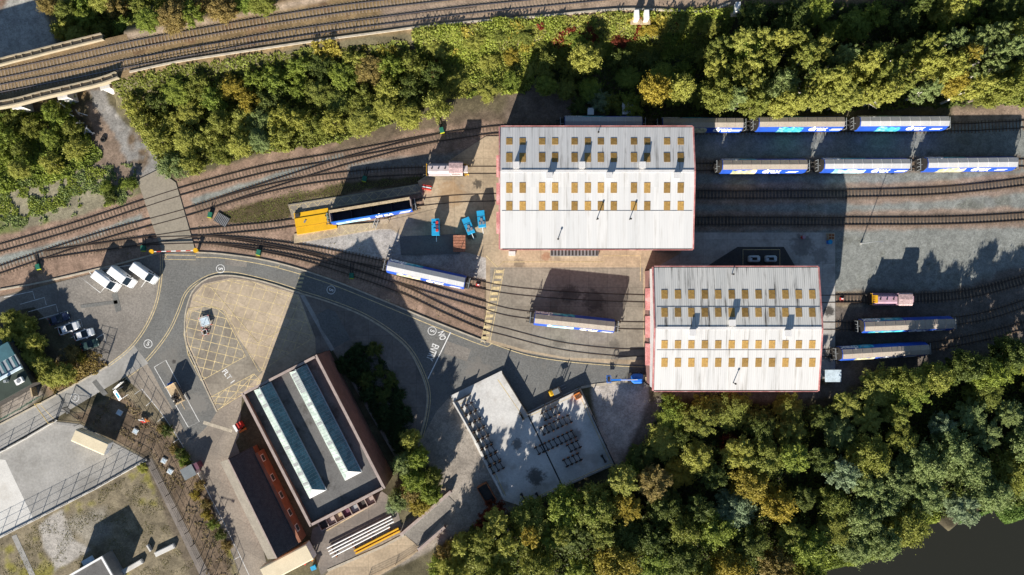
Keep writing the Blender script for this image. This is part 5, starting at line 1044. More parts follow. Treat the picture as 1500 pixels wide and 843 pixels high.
# pipes and beams on the ground
t0 = [(479, 803, 573, 756, 'topmost'), (481, 807.5, 575, 760, 'second'), (483, 811.5, 577, 764, 'third'), (486, 816, 571, 772, 'lowest')]
for x0, y0, x1, y1, nm in t0:
    a, c = P(x0, y0, .5), P(x1, y1, .5); b = MB(); b.cyl(a, c, .16, k=8); o = b.build('white_pipe', M['white']); tag(o, '%s of four long white pipes on trestles below the brick building' % nm, 'pipe', 'long white pipes')
for k in range(4):
    f_ = .08 + k * .28; p = P(483 + 92 * f_, 812 - 47 * f_, 0); t = thing('trestle', '%s dark trestle under the white pipes, counted from the left' % ordn[k], 'trestle', p, ang((92, -47)), 'trestles under the white pipes')
    b = MB(); b.box(0, 0, .3, .25, 2.4, .12); b.build('beam', M['rust'], t)
    for s in (-1, 1): b = MB(); b.box(0, s, .14, .5, .12, .28); b.build('foot', M['steel_dark'], t)
a, c = P(520, 809, .4), P(585, 776, .4); mid = (a + c) / 2; t = thing('lifting_beam', 'yellow steel lifting beam lying beside the white pipes', 'beam', mid - Vector((0, 0, .4)), math.atan2((c - a).y, (c - a).x)); L = (c - a).length
for y in (-.32, .32): b = MB(); b.box(0, y, .38, L, .34, .5); b.build('girder', M['yellow'], t)
b = MB(); b.box(0, 0, .2, L - .5, .4, .2); b.build('web', M['rust'], t)
# ------------------------------------------------------------------ barriers, gantries, point machines, small yard furniture
t = thing('barrier_pole', 'red and white striped barrier pole across the crossing mouth', 'barrier', P(226, 369.5, 0))
e = P(290, 367.5, 0) - P(226, 369.5, 0); L = e.length; t.rotation_euler = (0, 0, math.atan2(e.y, e.x))
for k in range(9): b = MB(); b.box(L * (k + .5) / 9, 0, 1.05, L / 9, .16, .14); b.build('stripe', M['red' if k % 2 else 'white'], t)
for x in (0, L): b = MB(); b.box(x, 0, .5, .45, .45, 1.0); b.cyl((x, 0, 1), (x, 0, 1.2), .5, k=12); b.build('pedestal', M['yellow'], t)
PMS = [(308, 315, 'by the grey grating'), (210, 364, 'at the left foot of the crossing'), (56, 391, 'by the far left turnout'), (379, 370, 'beside the loop road top'), (515, 404, 'in shade beside the fan of tracks'), (647, 191, 'north of the connecting curve'), (534, 262, 'in the shed shadow by the shunter track')]
for i, (px, py, wh) in enumerate(PMS):
    t = thing('point_machine', 'green point machine box ' + wh, 'point machine', P(px, py, .3) - Vector((0, 0, .3)), .25 * (i % 3 - 1), 'point machines')
    b = MB(); b.box(0, 0, .3, .85, 1.1, .6); b.build('casing', M['green_box'], t); b = MB(); b.box(0, -.62, .25, .9, .14, .4); b.build('end_plate', M['lime'], t)
    b = MB(); b.box(-.25, 1.5, .12, .12, 2.2, .1); b.box(.25, 1.5, .12, .12, 2.2, .1); b.build('rod', M['steel_dark'], t)
t = thing('grating_stack', 'dark grey slatted grating lying beside the dark earth patch', 'grating', P(325, 322, .1) - Vector((0, 0, .1)), ang((.85, .5)))
b = MB(); b.box(0, 0, .1, 2.9, 2.1, .15); b.build('frame', M['steel_dark'], t)
for k in range(8): b = MB(); b.box(-1.2 + k * .35, 0, .2, .16, 2.0, .06); b.build('slat', M['steel_grey'], t)
def barframe(px, py, w, lab, plate):
    t = thing('safety_barrier', lab, 'barrier', P(px, py, .5) - Vector((0, 0, .37)), ang((.93, -.3)))
    for s in (-1, 1):
        b = MB(); b.box(0, s * w / 2, .5, w, .08, .1); b.box(s * w / 2, 0, .5, .08, w, .1); b.build('rail', M['white'], t)
        for s2 in (-1, 1):
            b = MB(); b.box(s * w / 2, s2 * w / 2, .3, .14, .14, .6); b.build('post', M['red'], t)
    b = MB(); b.box(0, 0, .15 if not plate else .45, w * .82, w * .82, .1 if not plate else .3); b.build('cover', M['cover_blue' if plate else 'steel_dark'], t)
    if plate: b = MB(); b.cyl((-.4, -.6, .6), (-.3, -.4, 1.3), .04); b.build('rod', M['steel_dark'], t)
barframe(300.5, 471, 2.0, 'square red and white barrier round a pale blue cover plate', True); barframe(300, 487, 1.0, 'small red and white barrier below the blue cover plate', False)
CV = [(175.5, 604.6, 'upper pale inspection cover in the dark verge'), (199, 632, 'pale inspection cover beside the fenced compound corner'), (240.6, 675, 'upper of two blue grey covers by the footpath'), (249.6, 690.6, 'lower of two blue grey covers by the footpath')]
for px, py, lab in CV:
    t = thing('inspection_cover', lab, 'cover', P(px, py, 0), ang((.87, .5)), 'pale inspection covers'); b = MB(); b.box(0, 0, .1, 1.15, 1.1, .2); b.build('frame', M['concrete_pale'], t); b = MB(); b.box(0, 0, .22, .85, .8, .05); b.build('lid', M['cover_blue'], t)
t = thing('junk_pile', 'red and pale scrap pile at the verge of the parking strip', 'scrap', P(213, 617, .3) - Vector((0, 0, .3)), ang((.85, .3))); r = random.Random(9)
for k in range(9): b = MB(); b.box(r.uniform(-.9, .9), r.uniform(-.4, .4), .3 + .1 * k / 3, r.uniform(.5, 1.1), r.uniform(.15, .4), .2, r.uniform(-.8, .8)); b.build('board', M[('red', 'orange', 'concrete_pale')[k % 3]], t)
t = thing('fuel_cabinet', 'red and white fuel cabinet at the north corner of the brick building', 'cabinet', P(350, 625, 1) - Vector((0, 0, 1)), ang((.85, -.5)))
for k in range(3): b = MB(); b.box(-.5 + k * .55, .1 * k, .9, .5, 1.6 - .2 * k, 1.8 - .3 * k); b.build('locker', M[('white', 'red', 'red')[k]], t)
b = MB(); b.box(0, -1.1, .4, 1.4, .4, .8); b.build('step', M['orange'], t)
t = thing('sign_trailer', 'white sign board with blue panel at the gate corner', 'sign', P(173, 579, .8) - Vector((0, 0, .8)), ang((.55, .83)))
b = MB(); b.box(0, 0, 1.0, 2.3, 1.2, .1, 0, .5); b.build('panel', M['white'], t); b = MB(); b.box(0.1, 0, 1.08, 1.2, .5, .06, 0, .5); b.build('blue_panel', M['plant_blue'], t)
for s in (-1, 1): b = MB(); b.box(s * 1.0, .9, .5, .08, 1.6, .08); b.box(s, .2, .5, .08, .08, 1.0); b.build('leg', M['white'], t)
t = thing('pallet_crate', 'brown pallet crate at the corner of the grey slab', 'crate', P(1217, 347, .6) - Vector((0, 0, .48)))
b = MB(); b.box(0, 0, .4, 1.3, 1.3, .8); b.build('crate_body', M['timber_pale'], t)
for k in range(4): b = MB(); b.box((-.3, .3)[k % 2], (-.3, .3)[k // 2], .84, .45, .45, .08); b.build('block', M['rust'], t)
t = thing('blue_drum', 'small blue bin below the brown pallet crate', 'bin', P(1214.5, 355, .5) - Vector((0, 0, .38))); b = MB(); b.cyl((0, 0, 0), (0, 0, .9), .45, .42, 12); b.build('bin_body', M['lift_blue'], t); b = MB(); b.cyl((0, 0, .9), (0, 0, .97), .48, k=12); b.build('lid', M['plant_blue'], t)
t = thing('red_cone', 'pink red drum standing on the grey slab', 'drum', P(1176, 348, .4) - Vector((0, 0, .28))); b = MB(); b.cyl((0, 0, 0), (0, 0, .85), .34, .3, 12); b.build('drum_body', M['red'], t); b = MB(); b.cyl((0, 0, .85), (0, 0, .9), .34, k=12); b.build('rim', M['pink_loco'], t)
t = thing('steel_canopy', 'pale blue canopy roof on posts at the south east corner of the smaller shed', 'canopy', P(1217, 550, 1.4) - Vector((0, 0, 1.4)))
b = MB(); b.box(0, 0, 2.4, 3.3, 2.5, .12); b.build('canopy', M['plant_blue' if False else 'cover_blue'], t)
for x in (-1.5, 1.5):
    for y in (-1.1, 1.1): b = MB(); b.box(x, y, 1.2, .1, .1, 2.4); b.build('post', M['steel_grey'], t)
for px, py, lab in ((1272, 440, 'red derailer between the rails left of the pink shunter'), (700, 417.5, 'red derailer right of the white roofed wagon')):
    t = thing('derailer', lab, 'derailer', P(px - 40 if px > 1000 else px, py - 2 if px > 1000 else py, 0) + Vector((0, 0, .12))); b = MB(); b.box(0, 0, .1, .8, .5, .2); b.build('base', M['red'], t); b = MB(); b.box(.1, 0, .25, .4, .25, .1); b.build('flag', M['white'], t)
# small pale boxes by the wood behind the large shed, relay cabinets by the main line
for px, py, w, lab in ((919, 160, 2.0, 'pale shed roof hidden in shadow behind the large shed'), (865, 164, 1.1, 'small white box in the shadow behind the large shed')):
    t = thing('lineside_hut', lab, 'hut', P(px, py, 1.5) - Vector((0, 0, 1.5))); b = MB(); b.box(0, 0, .9, w, w * 1.1, 1.8); b.build('wall', M['pale_clad'], t); b = MB(); b.box(0, 0, 1.86, w + .2, w * 1.1 + .2, .12); b.build('roof', M['white'], t)
for px, py, lab in ((931.5, 24.5, 'left of two white relay cabinets beside the main line'), (946, 24.5, 'right of two white relay cabinets beside the main line'), (1079, 13, 'lone white relay cabinet on a frame near the top edge')):
    z = terr(P(px, py, 5).x, P(px, py, 5).y); t = thing('relay_cabinet', lab, 'cabinet', P(px, py, z + 1) - Vector((0, 0, 1)), .05, 'relay cabinets'); b = MB(); b.box(0, 0, 1.0, .8, 1.7, 2.0); b.build('cabinet_body', M['white'], t); b = MB(); b.box(0, 0, 2.03, .95, 1.85, .08); b.build('roof', M['white'], t); b = MB(); b.box(.42, 0, 1.0, .04, 1.4, 1.7); b.build('door', M['galv'], t); b = MB(); b.box(0, -.2, .2, 2.0, 2.2, .12); b.build('stage', M['timber_pale'], t)
# broken pylon steel beside the lane
t = thing('steel_scrap_frame', 'tangle of grey steel frames dumped beside the lane', 'scrap', P(118, 172, 0), ang((.8, .75))); r = random.Random(12)
for k in range(16):
    b = MB(); b.box(-4.5 + k * .62, r.uniform(-1.1, 1.1), .5 + r.uniform(0, .5), r.uniform(1.2, 3.2), r.uniform(.12, .3), .14, r.uniform(-1.2, 1.2), 0, r.uniform(-.15, .15)); b.build('beam', M[('galv', 'white', 'steel_grey', 'steel_dark')[k % 4]], t)
for px, py, lab in ((152, 205, 'tyre lying in the dark scrap beside the lane'), (165, 128, 'tyre by the bridge wing wall')):
    b = MB(); b.loft([[((.32 + .13 * math.cos(c)) * math.cos(a), (.32 + .13 * math.cos(c)) * math.sin(a), .14 + .12 * math.sin(c)) for c in [2 * math.pi * j / 6 for j in range(6)]] for a in [2 * math.pi * i / 16 for i in range(17)]], caps=False)
    o = b.build('tyre', M['tyre']); o.location = P(px, py) + Vector((0, 0, .02)); o.scale = (1.4, 1.4, 1.4); tag(o, lab, 'tyre')
# ------------------------------------------------------------------ lamp posts
def lamp(px, py, h, label, dv=(1, 0), heads=1, bend=None):
    base = P(px, py); t = thing('lamp_post', label, 'lamp post', base, ang(dv)); b = MB(); b.cyl((0, 0, 0), (0, 0, h), .10, .06, 8); b.build('pole', M['galv'], t); b = MB(); b.cyl((0, 0, 0), (0, 0, .35), .2, k=8); b.build('base', M['concrete_grey'], t)
    for s in ((1,) if heads == 1 else (1, -1)):
        b = MB(); b.box(s * .6, 0, h, 1.2, .07, .07); a = b.build('arm', M['galv'], t); b = MB(); b.box(s * 1.2, 0, h - .03, .6, .28, .12); b.build('lamp_head', M['steel_grey'], a)
lamp(1261, 357, 5.9, 'slim grey lamp post on the grey gravel right of the large shed'); lamp(290, 850, 6.8, 'tall twin floodlight post beside the parking strip', (1, .3), 2)
t = thing('notice_board', 'tall notice board on two posts at the corner of the entrance road', 'sign', P(181, 563), ang((.75, -.66)))
for s in (-1, 1): b = MB(); b.cyl((s * .8, 0, 0), (s * .8, 0, 2.6), .07, k=6); b.build('post', M['steel_dark'], t)
b = MB(); b.box(0, 0, 1.9, 2.2, .08, 1.3); b.build('panel', M['white'], t)
# ------------------------------------------------------------------ fences, gates and walls of the lower left compounds
def fence(label, pts, h, name='steel_fence', step=2.6, base=True, mt='steel_dark'):
    w = [P(a, c) for a, c in pts]; o = w[len(w) // 2]; t = thing(name, label, 'fence', (o.x, o.y, 0)); rel = [Vector((p.x - o.x, p.y - o.y, 0)) for p in w]
    b = MB()
    for k in range(4): ribbon(b, rel, .12 + (h - .2) * k / 3, .03, 0, .03)
    b.build('rail', M[mt], t)
    dense = []
    for a, c in zip(rel, rel[1:]):
        n = max(1, int((c - a).length / step)); dense += [a + (c - a) * k / n for k in range(n)]
    dense.append(rel[-1])
    for p in dense: b = MB(); b.box(p.x, p.y, h / 2, .09, .09, h); b.build('post', M[mt], t)
    b = MB()
    for a, c in zip(rel, rel[1:]):
        n = int((c - a).length / .22)
        for k in range(n):
            q = a + (c - a) * (k + .5) / n; b.box(q.x, q.y, h / 2, .012, .012, h - .1)
    tag(b.build('wires', M[mt], t), kind='stuff')
    if base: b = MB(); ribbon(b, rel, 0, .35, 0, .3); b.build('kerb', M['concrete_pale'], t)
fence('dark mesh fence along the lower edge of the grey compound', [(-20, 797), (60, 757), (140, 716), (216, 673)], 2.6)
fence('mesh fence behind the cream box trailer', [(82, 617), (118, 621), (165, 645), (216, 673)], 2.4, base=False, mt='steel_grey')
fence('post fence along the entrance road', [(-20, 674), (40, 641), (84, 615)], 1.8, step=4)
fence('mesh fence along the parking strip hedge', [(182, 556), (215, 605), (250, 655), (290, 730), (330, 810), (345, 850)], 2.2, base=False)
fence('fence beside the footpath of the waste ground', [(220, 668), (268, 760), (312, 850)], 2.0, base=False)
fence('green fence between the entrance road and the warehouse', [(-10, 622), (30, 600), (62, 580)], 1.8, base=False, mt='green_box')
fence('dark frame fence around the car park corner', [(138, 510), (160, 516), (156, 531), (136, 519), (138, 510)], 2.0, step=1.5, base=False)
fence('low fence at the lower edge of the tan concrete road', [(540, 845), (580, 826), (612, 806)], 0.9, base=False, step=5, mt='timber_pale')
for (a, c, lab) in (((100, 596), (122, 612), 'upper leaf of the entrance gate beside the verge'), ((60, 590), (80, 618), 'yellow height bar across the entrance road')):
    pa, pb = P(*a), P(*c); mid = (pa + pb) / 2; t = thing('road_gate', lab, 'gate', mid, math.atan2((pb - pa).y, (pb - pa).x)); L = (pb - pa).length; mt = M['paint_yellow'] if 'yellow' in lab else M['steel_dark']
    b = MB(); b.box(0, 0, 1.9, L, .1, .12); b.box(0, 0, .5, L, .08, .08) if 'leaf' in lab else None; b.build('bar', mt, t)
    for s in (-1, 1): b = MB(); b.box(s * L / 2, 0, 1.0, .14, .14, 2.0); b.build('post', mt, t)
    if 'leaf' in lab:
        b = MB()
        for k in range(14): b.box(-L / 2 + L * k / 14, 0, 1.2, .05, .05, 1.5)
        b.build('bars', mt, t)
for px, py, dv, L, lab in ((243, 805, (.9, -.43), 4.4, 'upper of two long pale concrete blocks on the waste ground'), (196, 829, (.87, -.5), 4.6, 'lower of two long pale concrete blocks on the waste ground'), (220, 802, (.5, .86), 1.5, 'broken pale kerb piece beside the concrete blocks')):
    b = MB(); b.box(0, 0, .3, L, 1.0 if L > 2 else .4, .6); b.box(0, 0, .62, L - .3, .8 if L > 2 else .25, .05); o = b.build('concrete_block', M['concrete_pale'], loc=P(px, py)); o.rotation_euler = (0, 0, ang(dv)); tag(o, lab, 'concrete block')
# lower left cabin and upper left warehouses
t = thing('flat_roof_cabin', 'white edged flat roofed cabin at the lower left corner', 'cabin', P(136, 848, 3.4) - Vector((0, 0, 3.4)), ang((.87, -.5)))
b = MB(); b.box(0, 0, 1.7, 8.0, 6.0, 3.4); b.build('wall', M['steel_grey'], t); b = MB(); b.box(0, 0, 3.45, 7.6, 5.6, .1); b.build('roof', M['felt'], t)
for s in (-1, 1): b = MB(); b.box(0, s * 2.9, 3.55, 8.2, .4, .3); b.box(s * 3.9, 0, 3.55, .4, 5.4, .3); b.build('roof_edge', M['white'], t)
b = MB(); b.box(-.5, 3.6, 1.4, 2.6, 1.1, .15); b.build('canopy', M['cover_blue'], t)
t = thing('warehouse', 'dark warehouse with striped roof lights at the left edge', 'warehouse', P(10, 545, 4) - Vector((0, 0, 4)), ang((.87, -.48)))
b = MB(); b.box(-3, 0, 2.5, 14, 9.4, 5.0); b.build('wall', M['steel_dark'], t)
for y, mt in ((3.4, 'teal_roof'), (0.6, 'galv'), (-2.9, 'green_roof')):
    b = MB(); b.box(-3, y, 5.1 + (.25 if y > 3 else .1 if y > 0 else 0), 14.2, 2.9 if y > 0 else 3.9, .3); rf = b.build('roof', M[mt], t)
    if mt == 'galv':
        for k in range(9): q = MB(); q.box(-7 + k * 1.3, y, 5.42, .5, 2.3, .1); q.build('roof_light', M['teal_roof'], rf)
b = MB(); b.box(-3, -.95, 5.35, 14.2, .5, .5); b.build('parapet', M['cover_blue'], t)
b = MB(); b.box(2.4, -3.2, 5.4, 1.6, 1.1, .7); ac = b.build('air_unit', M['white'], t); b = MB(); b.cyl((2.4, -3.2, 5.75), (2.4, -3.2, 5.82), .4, k=12); b.build('fan', M['steel_grey'], ac)
b = MB(); b.cyl((.2, -2.0, 5.2), (.2, -2.0, 6.2), .3, k=10); b.build('flue', M['galv'], t)
ribw = MB(); ribbon(ribw, [P(38, 538), (P(52, 565)), P(55, 580)], 0, .3, h=1.6); tag(ribw.build('boundary_wall', M['timber_pale']), 'pale wall between the warehouse and the trees', 'wall')
t = thing('site_cabin', 'small cabin with teal roof above the striped warehouse', 'cabin', P(8, 508, 3.4) - Vector((0, 0, 3.4)), ang((.87, -.48))); b = MB(); b.box(-1, 0, 1.7, 6, 4, 3.4); b.build('wall', M['steel_grey'], t); b = MB(); b.box(-1, 0, 3.46, 6.3, 4.3, .14); b.build('roof', M['teal_roof'], t)
# ------------------------------------------------------------------ trees, shrubs and ground cover
def leafmesh(name, cen, nrm, size, rs, mat_, asp=1.5):
    n = len(cen); a = np.cross(nrm, rs.normal(size=(n, 3))); a /= np.linalg.norm(a, axis=1)[:, None] + 1e-9; b = np.cross(nrm, a)
    s = (size * rs.uniform(.6, 1.35, n))[:, None]; a = a * s * asp * .5; b = b * s * .5
    co = np.stack([cen - a, cen - b * .9 + a * .1, cen + a, cen + b * .9 + a * .1], 1).reshape(-1, 3)
    me = bpy.data.meshes.new(name); me.vertices.add(4 * n); me.vertices.foreach_set('co', co.astype(np.float32).ravel())
    me.loops.add(4 * n); me.loops.foreach_set('vertex_index', np.arange(4 * n, dtype=np.int32)); me.polygons.add(n); me.polygons.foreach_set('loop_start', np.arange(0, 4 * n, 4, dtype=np.int32)); me.update(calc_edges=True)
    at = me.attributes.new('tint', 'FLOAT', 'FACE'); return me, at
def crown_mesh(seed, kind, mat_):
    rs = np.random.RandomState(seed); P_, N_, T_ = [], [], []
    if kind == 'tall': nl, n, H0, H1, Rm = 96, 150, .22, 1.0, .62
    elif kind == 'bush': nl, n, H0, H1, Rm = 56, 110, .05, .92, .8
    else: nl, n, H0, H1, Rm = 110, 145, .26, .96, .78
    for i in range(nl):                                 # unit tree: height 1 in z, radius 1 in xy, scaled per object
        u = (i + rs.uniform(0, 1)) / nl; z = H0 + (H1 - H0) * u
        env = (math.sin(math.pi * min(1, .12 + .88 * (1 - u) ** .8)) ** .6 if kind == 'tall' else math.sqrt(max(.05, 1 - (abs(u - .38) / .66) ** 2)))
        r = rs.uniform(.1, 1) ** .5 * Rm * env * 1.12; a = rs.uniform(0, 2 * math.pi); c = np.array([r * math.cos(a), r * math.sin(a), z]); lr = rs.uniform(.09, .235) * (.7 if kind == 'tall' else 1) * (.65 + .35 * env)
        d = rs.normal(size=(n, 3)); d /= np.linalg.norm(d, axis=1)[:, None]; d[:, 2] = np.where(d[:, 2] < -.3, -d[:, 2], d[:, 2])
        q = d * (lr * rs.uniform(.15, 1.25, n) ** .8)[:, None]
        ax = np.array([math.cos(a + rs.uniform(-.5, .5)), math.sin(a + rs.uniform(-.5, .5)), rs.uniform(.1, .6)]); ax /= np.linalg.norm(ax)
        q = q + np.outer(q @ ax, ax) * rs.uniform(.5, 1.4)                    # clumps reach outward along their branch
        ns = n // 4; q[:ns] *= rs.uniform(1.0, 1.5, ns)[:, None]               # loose sprays at the edge of a clump
        q[:, 2] *= .36 if kind != 'tall' else .28
        P_.append(c + q); nn = d * .75 + rs.normal(size=(n, 3)) * .6 + np.array([0, 0, .25]); N_.append(nn / np.linalg.norm(nn, axis=1)[:, None]); T_.append(np.clip(rs.uniform(.0, 1) * .6 + rs.uniform(0, .4, n), 0, 1))
    return np.concatenate(P_), np.concatenate(N_), np.concatenate(T_), rs
CR = {}
def crown(kind, sp, v, R, H):
    key = (kind, sp, v)
    if key not in CR:
        hs = {'tall': (3.0, 14.0), 'bush': (2.2, 3.5), 'round': (3.4, 10.0)}[kind]
        p, n, tt, rs = crown_mesh(100 + v * 13 + len(kind), kind, None); p = p * np.array([hs[0], hs[0], hs[1]])
        me, at = leafmesh('crown', p, n, {'tall': .22, 'bush': .16, 'round': .24}[kind], rs, None); at.data.foreach_set('value', tt.astype(np.float32)); me.materials.append(LM[sp]); CR[key] = (me, hs)
    me, hs = CR[key]; o = bpy.data.objects.new('crown' if kind != 'bush' else 'foliage', me); COL.objects.link(o); o.scale = (R / hs[0], R / hs[0], H / hs[1]); return o
TR = {}
def trunk(kind, v, H, birch):
    key = (kind, v, birch)
    if key not in TR:
        b = MB(); r = random.Random(v * 5 + 1); h = 10.0; p = Vector((0, 0, -.3)); rad = .26
        pts = [p] + [Vector((r.uniform(-.3, .3) * k / 3, r.uniform(-.3, .3) * k / 3, h * k / 5 * .9)) for k in range(1, 6)]
        for k in range(5): b.cyl(pts[k], pts[k + 1], rad * (1 - k * .18), rad * (1 - (k + 1) * .18), 7)
        for k in range(7):
            a = r.uniform(0, 6.28); z = r.uniform(.3, .8); q = pts[0].lerp(pts[5], z); b.cyl(q, q + Vector((math.cos(a) * 2.0 * (1.1 - z), math.sin(a) * 2.0 * (1.1 - z), 1.6)), .09, .03, 5)
        o = b.build('trunk', M['bark_birch' if birch else 'bark']); TR[key] = o.data; bpy.data.objects.remove(o)
    o = bpy.data.objects.new('trunk' if kind != 'bush' else 'stem', TR[key]); COL.objects.link(o); o.scale = (H / 10, H / 10, H / 10); return o
PLANTS = []
def plant(px, py, R, H, kind, sp, zone, zf=.7):
    base = P(px, py, 0)
    for _ in range(3): g = terr(base.x, base.y); base = P(px, py, g + H * zf)
    g = terr(base.x, base.y)
    nm = {'tall': 'birch_tree', 'round': 'broadleaf_tree', 'bush': 'shrub'}[kind]
    t = thing(nm, '', 'shrub' if kind == 'bush' else 'tree', (base.x, base.y, g - .05), rng.uniform(0, 6.28), None)
    v = rng.randrange(4); c = crown(kind, sp, v, R, H); c.parent = t; k = trunk(kind, v % 3, H * .8, kind == 'tall'); k.parent = t
    t.rotation_euler = (rng.uniform(-.05, .05), rng.uniform(-.05, .05), t.rotation_euler.z)
    PLANTS.append((t, px, py, R, H, kind, sp, zone)); return t
def scatter(poly, sp_, seed, zone, hrange, rrange, kinds, weights):
    r = random.Random(seed); x0, x1 = min(p[0] for p in poly), max(p[0] for p in poly); y0, y1 = min(p[1] for p in poly), max(p[1] for p in poly); pts = []
    for _ in range(6000):
        q = (r.uniform(x0, x1), r.uniform(y0, y1))
        if inside(q, poly) and all((q[0] - a) ** 2 + (q[1] - b_) ** 2 > sp_ * sp_ for a, b_ in pts): pts.append(q)
    for q in pts:
        w = weights(q) if callable(weights) else weights; s = r.choices([k for k, _ in w], [v for _, v in w])[0]; kd = r.choice(kinds)
        hr = hrange(q) if callable(hrange) else hrange; plant(q[0], q[1], r.uniform(*rrange), r.uniform(*hr), kd, s, zone)
# bank between main line and yard
def w_bank(q):
    if q[1] > 150 - .0 * q[0]: return [('yellowgreen', 5), ('olive', 3), ('pale', 1)]
    return [('olive', 3), ('green', 3), ('dark', 3), ('golden', .6), ('brown', .8), ('yellowgreen', 1)]
scatter([(180, 148), (225, 132), (330, 114), (420, 98), (480, 90), (560, 74), (620, 72), (640, 110), (650, 140), (635, 160), (560, 182), (500, 196), (440, 202), (380, 213), (300, 230), (252, 250), (218, 205), (184, 168)], 27, 5, 'bank', (3.6, 6.0), (2.2, 3.2), ['round', 'bush', 'bush'], w_bank)
scatter([(630, 60), (700, 45), (860, 38), (1000, 30), (1070, 25), (1050, 70), (960, 75), (840, 68), (790, 85), (770, 125), (690, 140), (640, 140)], 34, 6, 'scrub', (1.4, 2.4), (1.6, 2.4), ['bush'], [('yellowgreen', 4), ('golden', 1.2), ('olive', 3), ('red', .5), ('green', 1.5)])
scatter([(800, 82), (1040, 85), (1040, 150), (900, 165), (800, 150), (785, 110)], 31, 7, 'shade', (2.4, 4.2), (2.0, 3.0), ['round', 'bush'], [('green', 2), ('olive', 2), ('dark', 2)])
plant(962, 132, 3.0, 12.2, 'round', 'golden', 'shade'); plant(1000, 126, 2.6, 11.2, 'round', 'yellowgreen', 'shade'); plant(858, 84, 2.8, 8.0, 'round', 'yellowgreen', 'shade'); plant(880, 148, 2.3, 4.0, 'bush', 'silver', 'shade')
scatter([(1045, 152), (1050, 112), (1048, 70), (1100, 52), (1180, 58), (1260, 70), (1340, 62), (1400, 58), (1520, 40), (1530, 140), (1400, 138), (1340, 142), (1245, 146), (1150, 152), (1090, 156)], 26, 8, 'birch', (10.5, 14.5), (2.2, 3.1), ['tall', 'tall', 'round'], [('yellowgreen', 5), ('olive', 4), ('pale', 3), ('golden', .5)])
scatter([(1085, 18), (1300, 6), (1520, 2), (1520, 34), (1340, 48), (1180, 44), (1095, 42)], 34, 9, 'birchback', (5.0, 7.5), (2.3, 3.3), ['round', 'bush'], [('dark', 4), ('green', 3), ('olive', 1)])
plant(1395, 5, 3.0, 9, 'round', 'yellowgreen', 'birchback'); plant(1085, 72, 3.6, 11, 'round', 'green', 'birch')
# left
scatter([(-10, 172), (40, 168), (90, 162), (108, 185), (128, 212), (118, 230), (90, 238), (50, 246), (-10, 252)], 27, 10, 'northwest', (3.0, 5.0), (1.7, 2.8), ['round', 'bush', 'bush'], [('green', 4), ('yellowgreen', 4), ('olive', 2)])
scatter([(62, -5), (200, -5), (330, -5), (400, -2), (330, 13), (250, 26), (190, 38), (140, 50), (108, 56), (85, 38)], 24, 11, 'topleft', (3.5, 5.5), (2.0, 3.0), ['round', 'bush'], [('green', 3), ('olive', 2), ('yellowgreen', 2), ('brown', 1)])
for px, py, s in ((155, 275, 'green'), (160, 288, 'dark'), (188, 270, 'green'), (100, 145, 'green'), (80, 155, 'yellowgreen'), (262, 232, 'yellowgreen'), (245, 240, 'yellowgreen')): plant(px, py, 1.5, 1.8, 'bush', s, 'lane')
scatter([(2, 475), (22, 456), (38, 470), (50, 496), (60, 532), (94, 549), (90, 556), (72, 562), (50, 535), (20, 505)], 18, 12, 'carpark', (3.6, 5.0), (1.7, 2.3), ['round'], [('yellowgreen', 6), ('olive', 1)])
plant(118, 524, 1.2, 1.4, 'bush', 'golden', 'carpark'); plant(105, 520, 1.8, 2.0, 'bush', 'brown', 'carpark')
# around the brick building
scatter([(497, 528), (520, 512), (548, 512), (575, 560), (598, 610), (608, 640), (588, 668), (572, 640), (545, 590)], 20, 13, 'hedge', (1.6, 2.6), (1.4, 2.0), ['bush'], [('ivy', 5), ('dark', 2)])
for px, py, R, H, s in ((600, 645, 2.0, 6.5, 'yellowgreen'), (592, 682, 2.4, 6.8, 'pale'), (612, 672, 2.2, 7.5, 'green'), (606, 705, 2.4, 7, 'green'), (586, 732, 2.2, 5, 'pale'), (612, 742, 2.2, 4.6, 'golden'), (632, 722, 2.2, 6.0, 'green'), (600, 722, 2.0, 5.6, 'brown'), (636, 700, 1.8, 5.5, 'olive'), (575, 742, 1.6, 3.5, 'silver')): plant(px, py, R, H, 'round', s, 'offices')
for px, py, s, H in ((268, 676, 'green', 2.2), (262, 665, 'dark', 2), (285, 727, 'golden', 1.0), (302, 756, 'golden', 1.4), (311, 770, 'green', 1.6), (292, 712, 'brown', 1.4), (255, 660, 'brown', 1.6), (330, 800, 'brown', 1.4), (322, 785, 'dark', 1.6), (243, 632, 'dark', 1.8), (236, 628, 'brown', 1.2), (208, 686, 'yellowgreen', .8), (300, 740, 'brown', 1.5)): plant(px, py, 1.0 + .15 * H, H, 'bush', s, 'strip')
# south wood
def w_south(q):
    x, y = q
    if x < 770: return [('yellowgreen', 3), ('golden', 2.0), ('olive', 2), ('red', .4), ('green', 1)]
    if x > 1230 and y > 600: return [('pale', 5), ('olive', 2), ('yellowgreen', 2), ('silver', 1.4), ('golden', .6)]
    if y > 730: return [('dark', 3), ('olive', 3), ('green', 2), ('brown', .8), ('golden', .6), ('silver', .6)]
    return [('olive', 4), ('green', 2), ('yellowgreen', 2.4), ('golden', 1.1), ('brown', 1.2), ('dark', 2), ('red', .25), ('silver', .3)]
south = [(655, 850), (668, 790), (700, 762), (745, 765), (800, 755), (850, 735), (905, 700), (945, 650), (965, 612), (1010, 596), (1100, 592), (1200, 598), (1232, 582), (1300, 565), (1380, 552), (1520, 520), (1530, 735), (1470, 738), (1440, 742), (1395, 760), (1350, 752), (1330, 775), (1280, 800), (1210, 815), (1195, 850)]
